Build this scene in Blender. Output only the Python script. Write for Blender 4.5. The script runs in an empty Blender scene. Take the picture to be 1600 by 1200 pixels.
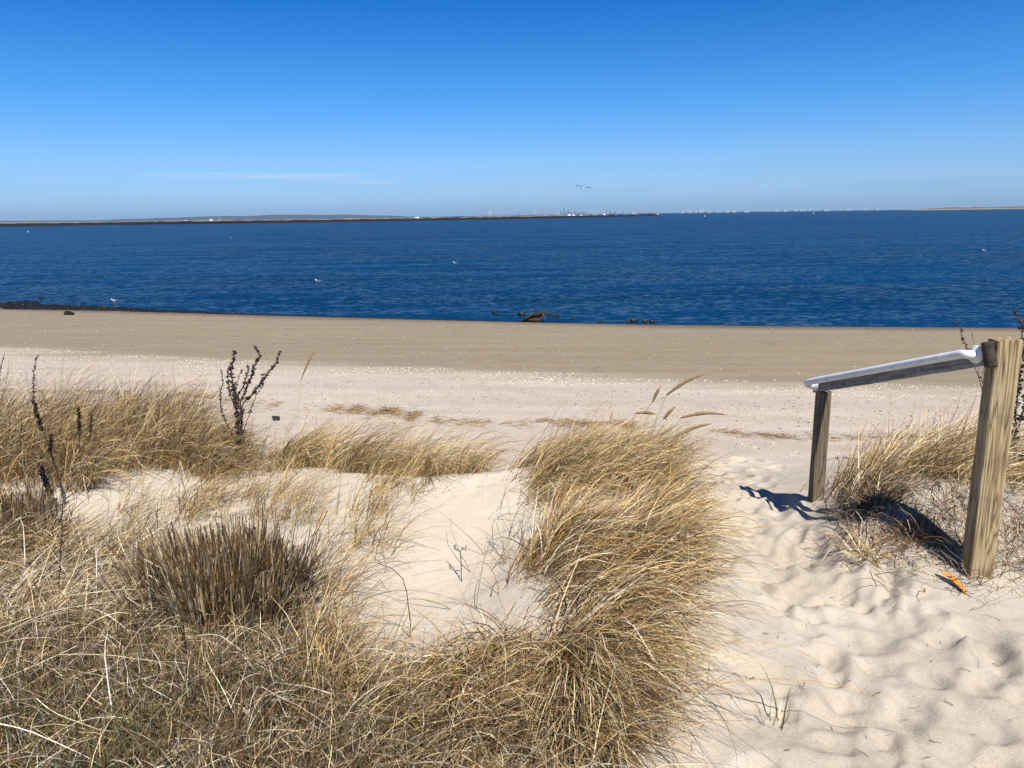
import bpy, math, random
import numpy as np
from mathutils import Vector, Matrix

random.seed(11)
HAZE = 2.6e-5
RNG = np.random.default_rng(11)
R = math.radians
COL = bpy.context.scene.collection

# ------------------------------------------------------------------ camera
CAM_Z = 4.5
FPX = 1202.0
PITCH = math.atan(263.5 / FPX)
ROLL = 0.0148
_f = Vector((0, math.cos(PITCH), -math.sin(PITCH)))
_u0 = Vector((0, math.sin(PITCH), math.cos(PITCH)))
_x = Vector((1, 0, 0))
_r = _x * math.cos(ROLL) - _u0 * math.sin(ROLL)
_u = _u0 * math.cos(ROLL) + _x * math.sin(ROLL)
EYE = Vector((0, 0, CAM_Z))


def ray(px, py):
    return (_f + _r * ((px - 800) / FPX) + _u * ((600 - py) / FPX))


def at(px, py, Y):
    """point seen at photo position px,py that stands at world distance Y"""
    d = ray(px, py)
    return EYE + d * (Y / d.y)


# ------------------------------------------------------------------ noise
def _hash(ix, iy, seed):
    h = (ix.astype(np.int64) * 374761393 + iy.astype(np.int64) * 668265263 + seed * 1442695041) & 0xFFFFFFFF
    h = ((h ^ (h >> 13)) * 1274126177) & 0xFFFFFFFF
    h = (h ^ (h >> 16)) & 0xFFFFFFFF
    return h / 4294967295.0


def vnoise(x, y, seed=0):
    ix = np.floor(x); iy = np.floor(y)
    fx = x - ix; fy = y - iy
    fx = fx * fx * fx * (fx * (fx * 6 - 15) + 10); fy = fy * fy * fy * (fy * (fy * 6 - 15) + 10)
    a = _hash(ix, iy, seed); b = _hash(ix + 1, iy, seed)
    c = _hash(ix, iy + 1, seed); d = _hash(ix + 1, iy + 1, seed)
    return (a * (1 - fx) + b * fx) * (1 - fy) + (c * (1 - fx) + d * fx) * fy - 0.5


def fbm(x, y, seed=0, o=4):
    s = 0; a = 1.0
    for k in range(o):
        s = s + a * vnoise(x * 2 ** k + 17.3 * k, y * 2 ** k - 9.1 * k, seed + k); a *= 0.5
    return s


def sstep(a, b, x):
    t = np.clip((x - a) / (b - a), 0, 1)
    return t * t * (3 - 2 * t)


# ------------------------------------------------------------------ terrain
def on_plane(px, py, z=0.0):
    d = ray(px, py)
    return EYE + d * ((z - CAM_Z) / d.z)


_sh = [on_plane(*p) for p in [(-120, 478), (0, 481), (200, 486), (400, 492), (600, 497.5), (800, 503), (1000, 507), (1200, 509.5), (1400, 511), (1600, 512.5), (1750, 514)]]
SHX = np.array([-3000, -70] + [p.x for p in _sh] + [60, 3000])
SHY = np.array([_sh[0].y + 400, _sh[0].y + 12] + [p.y for p in _sh] + [_sh[-1].y - 1.5, _sh[-1].y - 300])


def shore_y(X):
    return np.interp(X, SHX, SHY)


def shore_t(X, Y):
    return shore_y(X) - Y


EX = np.array([-9, -6, -3, -1.5, -0.6, 0.3, 0.9, 1.5, 2.1, 2.5, 3.2, 5, 9])
E0 = np.array([6.2, 5.9, 5.5, 4.6, 4.2, 4.4, 4.2, 3.5, 3.7, 4.4, 4.6, 4.7, 4.8])
E1 = np.array([9.0, 8.6, 8.0, 7.6, 7.3, 7.6, 9.0, 9.8, 9.8, 8.8, 8.2, 8.2, 8.2])
BUMPS = [  # x, y, sx, sy, h
    (-0.35, 3.15, 0.50, 0.55, -0.13),
    (-0.75, 4.35, 0.60, 0.35, 0.07),
    (-2.2, 4.3, 0.55, 0.5, 0.04),
    (-3.2, 5.2, 1.3, 0.7, 0.03),
    (0.30, 2.9, 0.40, 0.8, 0.10),
    (0.45, 4.5, 0.45, 0.6, 0.06),
    (1.25, 3.2, 0.35, 1.6, -0.07),
    (2.55, 3.9, 0.45, 0.8, 0.12),
    (1.98, 3.55, 0.34, 0.36, 0.20),
    (3.4, 4.6, 0.8, 0.7, 0.03),
    (-0.9, 2.2, 0.6, 0.4, 0.06),
]
_pr = random.Random(5)
PRINTS = []
for k in range(470):
    y = 1.5 + 7.0 * _pr.random() ** 1.3
    c = 1.35 + 0.10 * (y - 2) * 0.3
    x = c + _pr.uniform(-0.72, 0.85) * (1.0 if y < 4 else 0.8)
    if x > 1.62 and 2.6 < y < 5.2:
        x -= 0.5
    PRINTS.append((x, y, *((_pr.uniform(.035, .065), _pr.uniform(.06, .125)) if k % 5 < 3 else (_pr.uniform(.07, .115), _pr.uniform(.11, .18))), _pr.gauss(0, 0.7), _pr.uniform(.006, .022)))


def base_h(X, Y):
    t = shore_t(X, Y)
    beach = np.interp(t, [-400, -20, -5, 0, 3, 10, 16, 21, 26, 45, 3000],
                      [-9, -1.2, -.30, 0, .17, .50, .88, 1.22, 1.52, 2.1, 3.0])
    beach = beach + 0.02 * fbm(X * .25, Y * 1.1, 3, 3) * sstep(1, 6, t)
    w = fbm(X * 0.8, Y * 0.8, 41, 2) * 0.35
    e0 = np.interp(X, EX, E0) + w; e1 = np.interp(X, EX, E1) + w
    u = np.clip((Y - e0) / (e1 - e0), 0, 1)
    m = 1 - u * u * (3 - 2 * u) * 0.55 - u * 0.45
    pl = 2.97 + 0.0 * X
    for (bx, by, sx, sy, h) in BUMPS:
        pl = pl + h * np.exp(-((X - bx) / sx) ** 2 - ((Y - by) / sy) ** 2)
    pl = pl + 0.08 * fbm(X * 0.9, Y * 0.9, 7, 3)
    pl = pl - np.clip(-Y - 1, 0, 100) * 0.03
    z = beach * (1 - m) + np.maximum(pl, beach) * m
    near = 1 - sstep(9, 14, Y)
    z = z + near * (0.012 * fbm(X * 3.2, Y * 3.2, 12, 3) + 0.006 * fbm(X * 13, Y * 13, 15, 3)
                + .006 * sstep(.4, 1.0, X) * sstep(5.5, 3.5, Y) * (.25 - np.abs(vnoise(X * 7 + .6 * Y, Y * 9, 19))))
    return z


def height(X, Y):
    X = np.asarray(X, float); Y = np.asarray(Y, float)
    z = base_h(X, Y)
    sel = (X > -0.2) & (X < 3.0) & (Y > 1.0) & (Y < 9.2)
    if sel.any():
        xs = X[sel]; ys = Y[sel]; dz = np.zeros_like(xs)
        for (fx, fy, a, b, an, dp) in PRINTS:
            near = (np.abs(xs - fx) < .42) & (np.abs(ys - fy) < .42)
            if not near.any():
                continue
            ca, sa = math.cos(an), math.sin(an)
            dx = xs[near] - fx; dy = ys[near] - fy
            q = np.sqrt(((dx * ca + dy * sa) / a) ** 2 + ((-dx * sa + dy * ca) / b) ** 2)
            dz[near] += -dp * .98 * (1 - sstep(0.5, 1.08, q)) + dp * 0.36 * np.exp(-((q - 1.30) / .24) ** 2)
        z[sel] += np.clip(dz, -.06, .04)
    return z


def H(x, y):
    return float(height(np.array([float(x)]), np.array([float(y)]))[0])


def ground(px, py):
    """where the line of sight through photo position px,py meets the sand"""
    d = ray(px, py)
    s = np.arange(1.2, 60, 0.02)
    X = d.x * s; Y = d.y * s; Z = CAM_Z + d.z * s
    g = base_h(X, Y)
    k = int(np.argmax(Z <= g))
    if Z[k] > g[k]:
        k = len(s) - 1
    return Vector((X[k], Y[k], H(X[k], Y[k])))


# ------------------------------------------------------------------ mesh helpers
def put(name, me, mat=None, parent=None, loc=None):
    o = bpy.data.objects.new(name, me)
    if me is not None and mat is not None:
        me.materials.append(mat)
    COL.objects.link(o)
    if loc is not None:
        o.location = loc
    if parent is not None:
        o.parent = parent
    return o


def tag(o, label=None, cat=None, group=None, kind=None):
    if label: o['label'] = label
    if cat: o['category'] = cat
    if group: o['group'] = group
    if kind: o['kind'] = kind
    return o


def fast_mesh(name, V, F, smooth=True, colors=None, cname='col'):
    """V (n,3) array, F (m,k) int array"""
    me = bpy.data.meshes.new(name)
    V = np.ascontiguousarray(V, dtype=np.float32); F = np.ascontiguousarray(F, dtype=np.int32)
    k = F.shape[1]
    me.vertices.add(len(V)); me.vertices.foreach_set('co', V.ravel())
    me.loops.add(F.size); me.loops.foreach_set('vertex_index', F.ravel())
    me.polygons.add(len(F))
    me.polygons.foreach_set('loop_start', np.arange(0, F.size, k, dtype=np.int32))
    me.polygons.foreach_set('use_smooth', np.full(len(F), smooth))
    if colors is not None:
        ca = me.color_attributes.new(cname, 'FLOAT_COLOR', 'POINT')
        c4 = np.ones((len(V), 4), np.float32); c4[:, :3] = colors
        ca.data.foreach_set('color', c4.ravel())
    me.update(calc_edges=True)
    me.validate()
    return me


class MB:
    """collects shapes into one mesh"""
    def __init__(self):
        self.v = []; self.f = []; self.sm = []

    def add(self, vs, fs, smooth=False):
        b = len(self.v)
        self.v += [tuple(v) for v in vs]
        self.f += [tuple(b + i for i in f) for f in fs]
        self.sm += [smooth] * len(fs)
        return self

    def box(self, c, size, rz=0.0, taper=1.0):
        sx, sy, sz = [q / 2 for q in size]
        ca, sa = math.cos(rz), math.sin(rz)
        vs = []
        for z in (-1, 1):
            t = taper if z > 0 else 1
            for x, y in ((-1, -1), (1, -1), (1, 1), (-1, 1)):
                X, Y = x * sx * t, y * sy * t
                vs.append((c[0] + X * ca - Y * sa, c[1] + X * sa + Y * ca, c[2] + z * sz))
        return self.add(vs, [(3, 2, 1, 0), (4, 5, 6, 7), (0, 1, 5, 4), (1, 2, 6, 5), (2, 3, 7, 6), (3, 0, 4, 7)])

    def tube(self, pts, rad, n=8, cap=True, flat=1.0, smooth=True):
        pts = [Vector(p) for p in pts]
        if not hasattr(rad, '__len__'):
            rad = [rad] * len(pts)
        rings = []
        up = Vector((0.13, 0.21, 0.97))
        for i, p in enumerate(pts):
            a = pts[max(i - 1, 0)]; b = pts[min(i + 1, len(pts) - 1)]
            t = (b - a)
            t = t.normalized() if t.length > 1e-9 else Vector((0, 0, 1))
            if abs(t.dot(up)) > .96: up = Vector((1, .1, 0)).normalized()
            s = t.cross(up).normalized(); w = s.cross(t).normalized()
            up = w
            rings.append([p + (s * math.cos(2 * math.pi * k / n) + w * flat * math.sin(2 * math.pi * k / n)) * rad[i] for k in range(n)])
        vs = [v for r_ in rings for v in r_]
        fs = []
        for i in range(len(pts) - 1):
            for k in range(n):
                k2 = (k + 1) % n
                fs.append((i * n + k, i * n + k2, (i + 1) * n + k2, (i + 1) * n + k))
        if cap:
            fs.append(tuple(range(n - 1, -1, -1)))
            e = (len(pts) - 1) * n
            fs.append(tuple(range(e, e + n)))
        return self.add(vs, fs, smooth)

    def blob(self, c, r, seed=0, rough=.25, nu=7, nv=10):
        rr = random.Random(seed)
        ph = [rr.uniform(0, 6.28) for _ in range(6)]
        vs = [(c[0], c[1], c[2] - r[2])]
        for i in range(1, nu):
            th = math.pi * i / nu
            for k in range(nv):
                a = 2 * math.pi * k / nv
                q = 1 + rough * (math.sin(2 * a + ph[0] + 2 * th) * .5 + math.sin(3 * a + ph[1] - 3 * th) * .35 + math.sin(5 * th + ph[2] + a) * .3 + rr.uniform(-.35, .35))
                vs.append((c[0] + r[0] * q * math.sin(th) * math.cos(a), c[1] + r[1] * q * math.sin(th) * math.sin(a), c[2] - r[2] * q * math.cos(th)))
        vs.append((c[0], c[1], c[2] + r[2]))
        fs = []
        for k in range(nv):
            k2 = (k + 1) % nv
            fs.append((0, 1 + k2, 1 + k))
            fs.append((len(vs) - 1, 1 + (nu - 2) * nv + k, 1 + (nu - 2) * nv + k2))
            for i in range(nu - 2):
                a = 1 + i * nv
                fs.append((a + k, a + k2, a + nv + k2, a + nv + k))
        return self.add(vs, fs, True)

    def build(self, name, mat, parent=None, bevel=0, seg=2, origin=None):
        o0 = Vector(origin) if origin is not None else None
        vv = [tuple(Vector(v) - o0) for v in self.v] if o0 else self.v
        me = bpy.data.meshes.new(name)
        me.from_pydata(vv, [], self.f)
        me.polygons.foreach_set('use_smooth', self.sm)
        me.update()
        o = put(name, me, mat, parent)
        if o0: o.location = o0
        if bevel:
            m = o.modifiers.new('bevel', 'BEVEL'); m.width = bevel; m.segments = seg; m.limit_method = 'ANGLE'; m.angle_limit = R(40)
        return o


# ------------------------------------------------------------------ materials
def new_mat(name):
    m = bpy.data.materials.new(name); m.use_nodes = True
    nt = m.node_tree
    return m, nt, nt.nodes['Principled BSDF']


def N(nt, typ, **kw):
    n = nt.nodes.new(typ)
    for k, v in kw.items():
        if k.startswith('i_'):
            key = k[2:]
            key = int(key) if key.isdigit() else key.replace('_', ' ')
            n.inputs[key].default_value = v
        else:
            setattr(n, k, v)
    return n


def ramp(nt, fac, stops):
    r_ = nt.nodes.new('ShaderNodeValToRGB')
    el = r_.color_ramp.elements
    while len(el) < len(stops): el.new(0.5)
    for e, (p, c) in zip(el, stops):
        e.position = p; e.color = (*c, 1) if len(c) == 3 else c
    nt.links.new(fac, r_.inputs['Fac'])
    return r_.outputs['Color']


def mixc(nt, fac, a, b, blend='MIX'):
    m = nt.nodes.new('ShaderNodeMix'); m.data_type = 'RGBA'; m.blend_type = blend
    for sock, v in ((m.inputs[0], fac), (m.inputs[6], a), (m.inputs[7], b)):
        if hasattr(v, 'is_output'): nt.links.new(v, sock)
        elif isinstance(v, (int, float)): sock.default_value = v
        else: sock.default_value = (*v, 1)
    return m.outputs[2]


def simple_mat(name, col, rough=.7, var=.25, scale=20, bump=0.0, spec=.3, stretch=(1, 1, 1)):
    m, nt, b = new_mat(name)
    tc = N(nt, 'ShaderNodeTexCoord')
    mp = N(nt, 'ShaderNodeMapping'); mp.inputs['Scale'].default_value = stretch
    nt.links.new(tc.outputs['Object'], mp.inputs[0])
    nz = N(nt, 'ShaderNodeTexNoise', i_Scale=scale, i_Detail=5.0)
    nt.links.new(mp.outputs[0], nz.inputs['Vector'])
    lo = tuple(c * (1 - var) for c in col); hi = tuple(min(1, c * (1 + var)) for c in col)
    c = ramp(nt, nz.outputs['Fac'], [(.3, lo), (.7, hi)])
    nt.links.new(c, b.inputs['Base Color'])
    b.inputs['Roughness'].default_value = rough
    b.inputs['Specular IOR Level'].default_value = spec
    if bump:
        bp = N(nt, 'ShaderNodeBump', i_Strength=bump, i_Distance=.01)
        nt.links.new(nz.outputs['Fac'], bp.inputs['Height']); nt.links.new(bp.outputs[0], b.inputs['Normal'])
    return m


def blade_mat(name, trans=.14, rough=.55):
    m, nt, b = new_mat(name)
    at_ = N(nt, 'ShaderNodeVertexColor', layer_name='col')
    tc = N(nt, 'ShaderNodeTexCoord')
    nz = N(nt, 'ShaderNodeTexNoise', i_Scale=60.0, i_Detail=2.0)
    nt.links.new(tc.outputs['Object'], nz.inputs['Vector'])
    f = ramp(nt, nz.outputs['Fac'], [(.3, (.68, .64, .58)), (.7, (1.42, 1.42, 1.38))])
    c = mixc(nt, 1.0, at_.outputs['Color'], f, 'MULTIPLY')
    nt.links.new(c, b.inputs['Base Color'])
    b.inputs['Roughness'].default_value = rough
    b.inputs['Specular IOR Level'].default_value = .35
    tr = N(nt, 'ShaderNodeBsdfTranslucent'); nt.links.new(c, tr.inputs['Color'])
    mx = N(nt, 'ShaderNodeMixShader', i_0=trans)
    nt.links.new(b.outputs[0], mx.inputs[1]); nt.links.new(tr.outputs[0], mx.inputs[2])
    nt.links.new(mx.outputs[0], nt.nodes['Material Output'].inputs['Surface'])
    return m


M_BLADE = blade_mat('dry_grass')
M_STUB = blade_mat('cut_reed', .05, .6)
M_DARK = simple_mat('dark_dried_stem', (.070, .046, .036), .85, .4, 60)
M_BROWNSTEM = simple_mat('brown_stem', (.13, .085, .055), .85, .4, 60)
M_RED = simple_mat('red_stem', (.16, .03, .025), .6, .3, 60)
M_SEED = simple_mat('seed_head', (.25, .165, .075), .8, .35, 120, .4)
M_WEED = simple_mat('seaweed', (.009, .008, .006), .55, .5, 15)
M_ROCK = simple_mat('wet_rock', (.022, .021, .02), .6, .5, 12, .3)
M_DRIFT = simple_mat('driftwood', (.035, .028, .02), .8, .5, 20, .5)
M_GULLW = simple_mat('gull_white', (.8, .8, .78), .7, .05, 20)
M_GULLG = simple_mat('gull_grey', (.10, .11, .13), .7, .2, 20)
M_BEAK = simple_mat('gull_beak', (.6, .35, .06), .5, .1, 20)
M_LEAF = simple_mat('orange_leaf', (.62, .25, .04), .5, .4, 40)

# sand
def sand_mat():
    m, nt, b = new_mat('beach_sand')
    L = nt.links
    vc = N(nt, 'ShaderNodeVertexColor', layer_name='col')
    tc = N(nt, 'ShaderNodeTexCoord')
    g1 = N(nt, 'ShaderNodeTexNoise', i_Scale=300.0, i_Detail=3.0, i_Roughness=.7)
    g2 = N(nt, 'ShaderNodeTexNoise', i_Scale=38.0, i_Detail=5.0, i_Roughness=.6)
    g3 = N(nt, 'ShaderNodeTexNoise', i_Scale=2.2, i_Detail=5.0, i_Roughness=.6)
    mp = N(nt, 'ShaderNodeMapping'); mp.inputs['Scale'].default_value = (.10, 1.0, 1.0)
    g4 = N(nt, 'ShaderNodeTexNoise', i_Scale=1.6, i_Detail=6.0, i_Roughness=.6)
    L.new(tc.outputs['Object'], mp.inputs[0]); L.new(mp.outputs[0], g4.inputs['Vector'])
    for g in (g1, g2, g3): L.new(tc.outputs['Object'], g.inputs['Vector'])
    c = mixc(nt, 1.0, vc.outputs['Color'], ramp(nt, g1.outputs['Fac'], [(.28, (.52, .50, .47)), (.46, (1, 1, 1)), (.72, (1.26, 1.28, 1.3))]), 'MULTIPLY')
    c = mixc(nt, 1.0, c, ramp(nt, g3.outputs['Fac'], [(.3, (.93, .91, .88)), (.7, (1.05, 1.05, 1.06))]), 'MULTIPLY')
    c = mixc(nt, 1.0, c, ramp(nt, g4.outputs['Fac'], [(.35, (.90, .89, .88)), (.65, (1.05, 1.05, 1.05))]), 'MULTIPLY')
    L.new(c, b.inputs['Base Color'])
    b.inputs['Roughness'].default_value = .9
    b.inputs['Specular IOR Level'].default_value = .15
    b1 = N(nt, 'ShaderNodeBump', i_Strength=.55, i_Distance=.002)
    b2 = N(nt, 'ShaderNodeBump', i_Strength=.5, i_Distance=.009)
    L.new(g1.outputs['Fac'], b1.inputs['Height']); L.new(g2.outputs['Fac'], b2.inputs['Height'])
    L.new(b2.outputs[0], b1.inputs['Normal']); L.new(b1.outputs[0], b.inputs['Normal'])
    return m


def water_mat():
    m, nt, b = new_mat('bay_water')
    L = nt.links
    tc = N(nt, 'ShaderNodeTexCoord')

    def nz(sx, sy, scale, det, rough=.6, rot=0.0):
        mp = N(nt, 'ShaderNodeMapping'); mp.inputs['Scale'].default_value = (sx, sy, 1); mp.inputs['Rotation'].default_value = (0, 0, rot)
        L.new(tc.outputs['Object'], mp.inputs[0])
        n = N(nt, 'ShaderNodeTexNoise', i_Scale=scale, i_Detail=det, i_Roughness=rough)
        L.new(mp.outputs[0], n.inputs['Vector'])
        return n
    patch = nz(.012, .05, 1.0, 4.0)
    patch2 = nz(.05, .25, 1.0, 4.0)
    a = nz(2.8, 7.5, 1.0, 5.0, .68, R(8))
    c_ = nz(1.1, 2.8, 1.0, 3.0, .6, R(-12))
    # slope vector from two noises
    def slope(n, k):
        s = N(nt, 'ShaderNodeVectorMath', operation='SUBTRACT'); s.inputs[1].default_value = (.5, .5, .5)
        L.new(n.outputs['Color'], s.inputs[0])
        q = N(nt, 'ShaderNodeVectorMath', operation='MULTIPLY'); q.inputs[1].default_value = (k * .7, k * 1.1, 0)
        L.new(s.outputs[0], q.inputs[0])
        return q.outputs[0]
    ad = N(nt, 'ShaderNodeVectorMath', operation='ADD')
    L.new(slope(a, WAVE_A), ad.inputs[0]); L.new(slope(c_, WAVE_B), ad.inputs[1])
    mr = N(nt, 'ShaderNodeMapRange'); mr.inputs['From Min'].default_value = .38; mr.inputs['From Max'].default_value = .62
    mr.inputs['To Min'].default_value = .30; mr.inputs['To Max'].default_value = 1.25
    L.new(patch2.outputs['Fac'], mr.inputs['Value'])
    sc = N(nt, 'ShaderNodeVectorMath', operation='SCALE'); L.new(ad.outputs[0], sc.inputs[0]); L.new(mr.outputs[0], sc.inputs['Scale'])
    a2 = N(nt, 'ShaderNodeVectorMath', operation='ADD'); a2.inputs[1].default_value = (0, -0.13, 1)
    L.new(sc.outputs[0], a2.inputs[0])
    nm = N(nt, 'ShaderNodeVectorMath', operation='NORMALIZE'); L.new(a2.outputs[0], nm.inputs[0])
    col = ramp(nt, patch.outputs['Fac'], [(.35, WCOL1), (.65, WCOL2)])
    b.inputs['Specular IOR Level'].default_value = .0
    fr = N(nt, 'ShaderNodeFresnel', i_IOR=1.17); L.new(nm.outputs[0], fr.inputs['Normal'])
    f1 = N(nt, 'ShaderNodeMath', operation='MULTIPLY'); f1.inputs[1].default_value = .85; L.new(fr.outputs[0], f1.inputs[0])
    f2 = N(nt, 'ShaderNodeMath', operation='MINIMUM'); f2.inputs[1].default_value = .42; L.new(f1.outputs[0], f2.inputs[0])
    df = N(nt, 'ShaderNodeBsdfDiffuse'); L.new(col, df.inputs['Color']); L.new(nm.outputs[0], df.inputs['Normal'])
    gl = N(nt, 'ShaderNodeBsdfGlossy', i_Roughness=.10); L.new(nm.outputs[0], gl.inputs['Normal'])
    mx = N(nt, 'ShaderNodeMixShader'); L.new(f2.outputs[0], mx.inputs[0]); L.new(df.outputs[0], mx.inputs[1]); L.new(gl.outputs[0], mx.inputs[2])
    L.new(mx.outputs[0], nt.nodes['Material Output'].inputs['Surface']); nt.nodes.remove(b)
    return m


WAVE_A, WAVE_B = 1.7, .8
WCOL1 = (.0015, .018, .048)
WCOL2 = (.003, .034, .086)

# ------------------------------------------------------------------ ground sheet
def axis(segs):
    out = [segs[0][0]]
    for a, b, s0, s1 in segs:
        x = a
        L_ = b - a
        while x < b - 1e-6:
            s = s0 + (s1 - s0) * (x - a) / L_
            x = min(x + s, b); out.append(x)
    return np.array(out)


xs = axis([(-4000, -60, 500, 60), (-60, -9, 3, .5), (-9, -3, .4, .05), (-3, -.2, .03, .016), (-.2, 2.4, .014, .014), (2.4, 5, .02, .08), (5, 12, .08, .5), (12, 60, .5, 3), (60, 4000, 60, 500)])
ys = axis([(-400, -10, 80, 3), (-10, 1.2, 1, .03), (1.2, 5.2, .013, .014), (5.2, 12, .016, .06), (12, 60, .07, .8), (60, 200, 2, 30), (200, 3000, 200, 800)])
GX, GY = np.meshgrid(xs, ys)
GZ = height(GX.ravel(), GY.ravel())
nx_, ny_ = len(xs), len(ys)
V = np.stack([GX.ravel(), GY.ravel(), GZ], 1)
ii, jj = np.meshgrid(np.arange(nx_ - 1), np.arange(ny_ - 1))
i0 = (jj * nx_ + ii).ravel()
F = np.stack([i0, i0 + 1, i0 + nx_ + 1, i0 + nx_], 1)
T = shore_t(GX.ravel(), GY.ravel()) + .8 * fbm(GX.ravel() * .12, GY.ravel() * .4, 31, 3)
dune_c = np.array([.51, .448, .352]); pink_c = np.array([.455, .388, .308]); damp_c = np.array([.258, .208, .138]); wet_c = np.array([.13, .10, .07])
w1 = sstep(-.1, 2.4, T)[:, None]; w2 = sstep(14.2, 17.1, T + .5 * fbm(GX.ravel() * .5, GY.ravel() * 2.5, 33, 3))[:, None]; w3 = sstep(23, 27, T)[:, None]
C = wet_c * (1 - w1) + damp_c * w1
C = C * (1 - w2) + pink_c * w2
C = C * (1 - w3) + dune_c * w3
# trodden path sand: coarser and a little darker than the blown sand of the hollow
pw_ = sstep(.45, .9, GX.ravel() + .15 * fbm(GX.ravel() * 2, GY.ravel() * 2, 71, 2)) * sstep(6.5, 5, GY.ravel())
C = C * (1 - .13 * pw_[:, None])
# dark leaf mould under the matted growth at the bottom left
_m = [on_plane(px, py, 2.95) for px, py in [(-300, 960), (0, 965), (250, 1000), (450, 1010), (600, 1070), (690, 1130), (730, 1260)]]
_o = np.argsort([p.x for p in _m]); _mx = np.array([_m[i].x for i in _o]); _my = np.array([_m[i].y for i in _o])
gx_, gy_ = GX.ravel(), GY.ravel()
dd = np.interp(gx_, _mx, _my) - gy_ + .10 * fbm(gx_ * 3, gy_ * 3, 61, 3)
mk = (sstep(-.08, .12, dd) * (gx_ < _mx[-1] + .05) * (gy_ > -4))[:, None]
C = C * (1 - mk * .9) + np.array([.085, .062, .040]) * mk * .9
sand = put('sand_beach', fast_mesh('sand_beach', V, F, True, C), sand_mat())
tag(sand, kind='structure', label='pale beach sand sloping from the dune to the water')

# ------------------------------------------------------------------ water
mb = MB()
yw = [20, 28, 60, 200, 1000, 5000, 60000]
WV = []
W = 60000
mb.add([(-W, 26, 0), (W, 26, 0), (W, 59000, 0), (-W, 59000, 0)], [(0, 1, 2, 3)])
tag(mb.build('water', water_mat()), kind='structure', label='deep blue rippled bay water')
mb = MB()
mb.add([(-W, 2990, -9.5), (W, 2990, -9.5), (W, 59000, -9.5), (-W, 59000, -9.5)], [(0, 1, 2, 3)])
tag(mb.build('seabed', simple_mat('seabed_mud', (.1, .1, .08), .9)), kind='structure')

# ------------------------------------------------------------------ grass blades
PAL = {
    'straw': (.62, .46, .23), 'pale': (.68, .57, .36), 'gold': (.47, .30, .095), 'tan': (.33, .215, .095),
    'brown': (.15, .088, .040), 'rust': (.24, .105, .038), 'grey': (.40, .34, .26), 'white': (.76, .70, .56),
    'olive': (.17, .15, .06), 'green': (.075, .10, .03), 'black': (.05, .035, .025), 'umber': (.10, .07, .04),
}
MIX_GOLD = dict(straw=.28, pale=.12, gold=.27, tan=.15, brown=.11, umber=.04, rust=.02, white=.04)
MIX_MAIN = dict(straw=.22, pale=.13, gold=.21, tan=.16, brown=.15, umber=.06, rust=.04, white=.05)
MIX_LEFT = dict(straw=.12, pale=.10, gold=.12, tan=.19, brown=.24, umber=.08, grey=.12, olive=.06)
MIX_MAT = dict(straw=.13, pale=.18, gold=.03, tan=.12, brown=.20, umber=.08, grey=.16, white=.11)
MIX_LOW = dict(straw=.03, pale=.04, tan=.10, brown=.26, umber=.26, black=.08, grey=.06, olive=.12, white=.02, green=.06)
MIX_PALE = dict(straw=.26, pale=.20, gold=.12, tan=.17, brown=.18, umber=.04, white=.03)
MIX_BRUSH = dict(brown=.32, umber=.2, tan=.18, grey=.14, pale=.08, rust=.08)
MIX_THIN = dict(gold=.28, tan=.26, straw=.2, olive=.14, brown=.12)


def pick_colors(n, mix, rng):
    ks = list(mix); w = np.array([mix[k] for k in ks]); w = w / w.sum()
    idx = rng.choice(len(ks), n, p=w)
    pal = np.array([PAL[k] for k in ks])[idx]
    return pal * rng.uniform(.78, 1.2, (n, 1)) * rng.uniform(.94, 1.06, (n, 3))


KINK = .14


def blades(roots, az, th0, th1, L, W, col, seg=6, power=1.3, rng=RNG, twist=.35, crook=.06, hug=.004, tipw=.25):
    """ribbons: roots (n,3), az azimuth of lean, th0/th1 tilt from vertical at root / tip"""
    n = len(roots)
    P = roots.copy()
    ring = []
    tw = rng.normal(0, twist, n)
    roll = rng.uniform(-1.1, 1.1, n)
    last = None
    kk = np.where(rng.uniform(0, 1, n) < KINK, rng.integers(2, max(3, seg), n), 99); ka = rng.uniform(.4, 1.5, n); kz = rng.normal(0, .8, n)
    for k in range(seg + 1):
        s = k / seg
        th = th0 + (th1 - th0) * s ** power + np.where(k >= kk, ka, 0)
        a = az + tw * s + np.where(k >= kk, kz, 0)
        d = np.stack([np.sin(th) * np.cos(a), np.sin(th) * np.sin(a), np.cos(th)], 1)
        d += rng.normal(0, crook, (n, 3))
        d /= np.linalg.norm(d, axis=1)[:, None]
        if k > 0:
            P = P + d * (L / seg)[:, None]
            g = height(P[:, 0], P[:, 1]) + hug if hug is not None else None
            if g is not None:
                P[:, 2] = np.maximum(P[:, 2], g + rng.uniform(0, .006, n))
        side = np.stack([-np.sin(a), np.cos(a), np.zeros(n)], 1)
        nrm = np.cross(side, d)
        sv = side * np.cos(roll)[:, None] + nrm * np.sin(roll)[:, None]
        w = W * (1 - (1 - tipw) * s ** 1.5) * .5
        ring.append((P - sv * w[:, None], P + sv * w[:, None]))
    m = seg + 1
    VV = np.empty((n, m, 2, 3))
    for k in range(m):
        VV[:, k, 0] = ring[k][0]; VV[:, k, 1] = ring[k][1]
    V = VV.reshape(-1, 3)
    base = (np.arange(n) * m * 2)[:, None] + (np.arange(seg) * 2)[None, :]
    b = base.ravel()
    F = np.stack([b, b + 1, b + 3, b + 2], 1)
    C = np.repeat(col, m * 2, axis=0)
    return V, F, C


def merge(parts):
    Vs, Fs, Cs = [], [], []
    o = 0
    for v, f, c in parts:
        Vs.append(v); Fs.append(f + o); Cs.append(c); o += len(v)
    return np.concatenate(Vs), np.concatenate(Fs), np.concatenate(Cs)


CAP = 5.7


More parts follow.
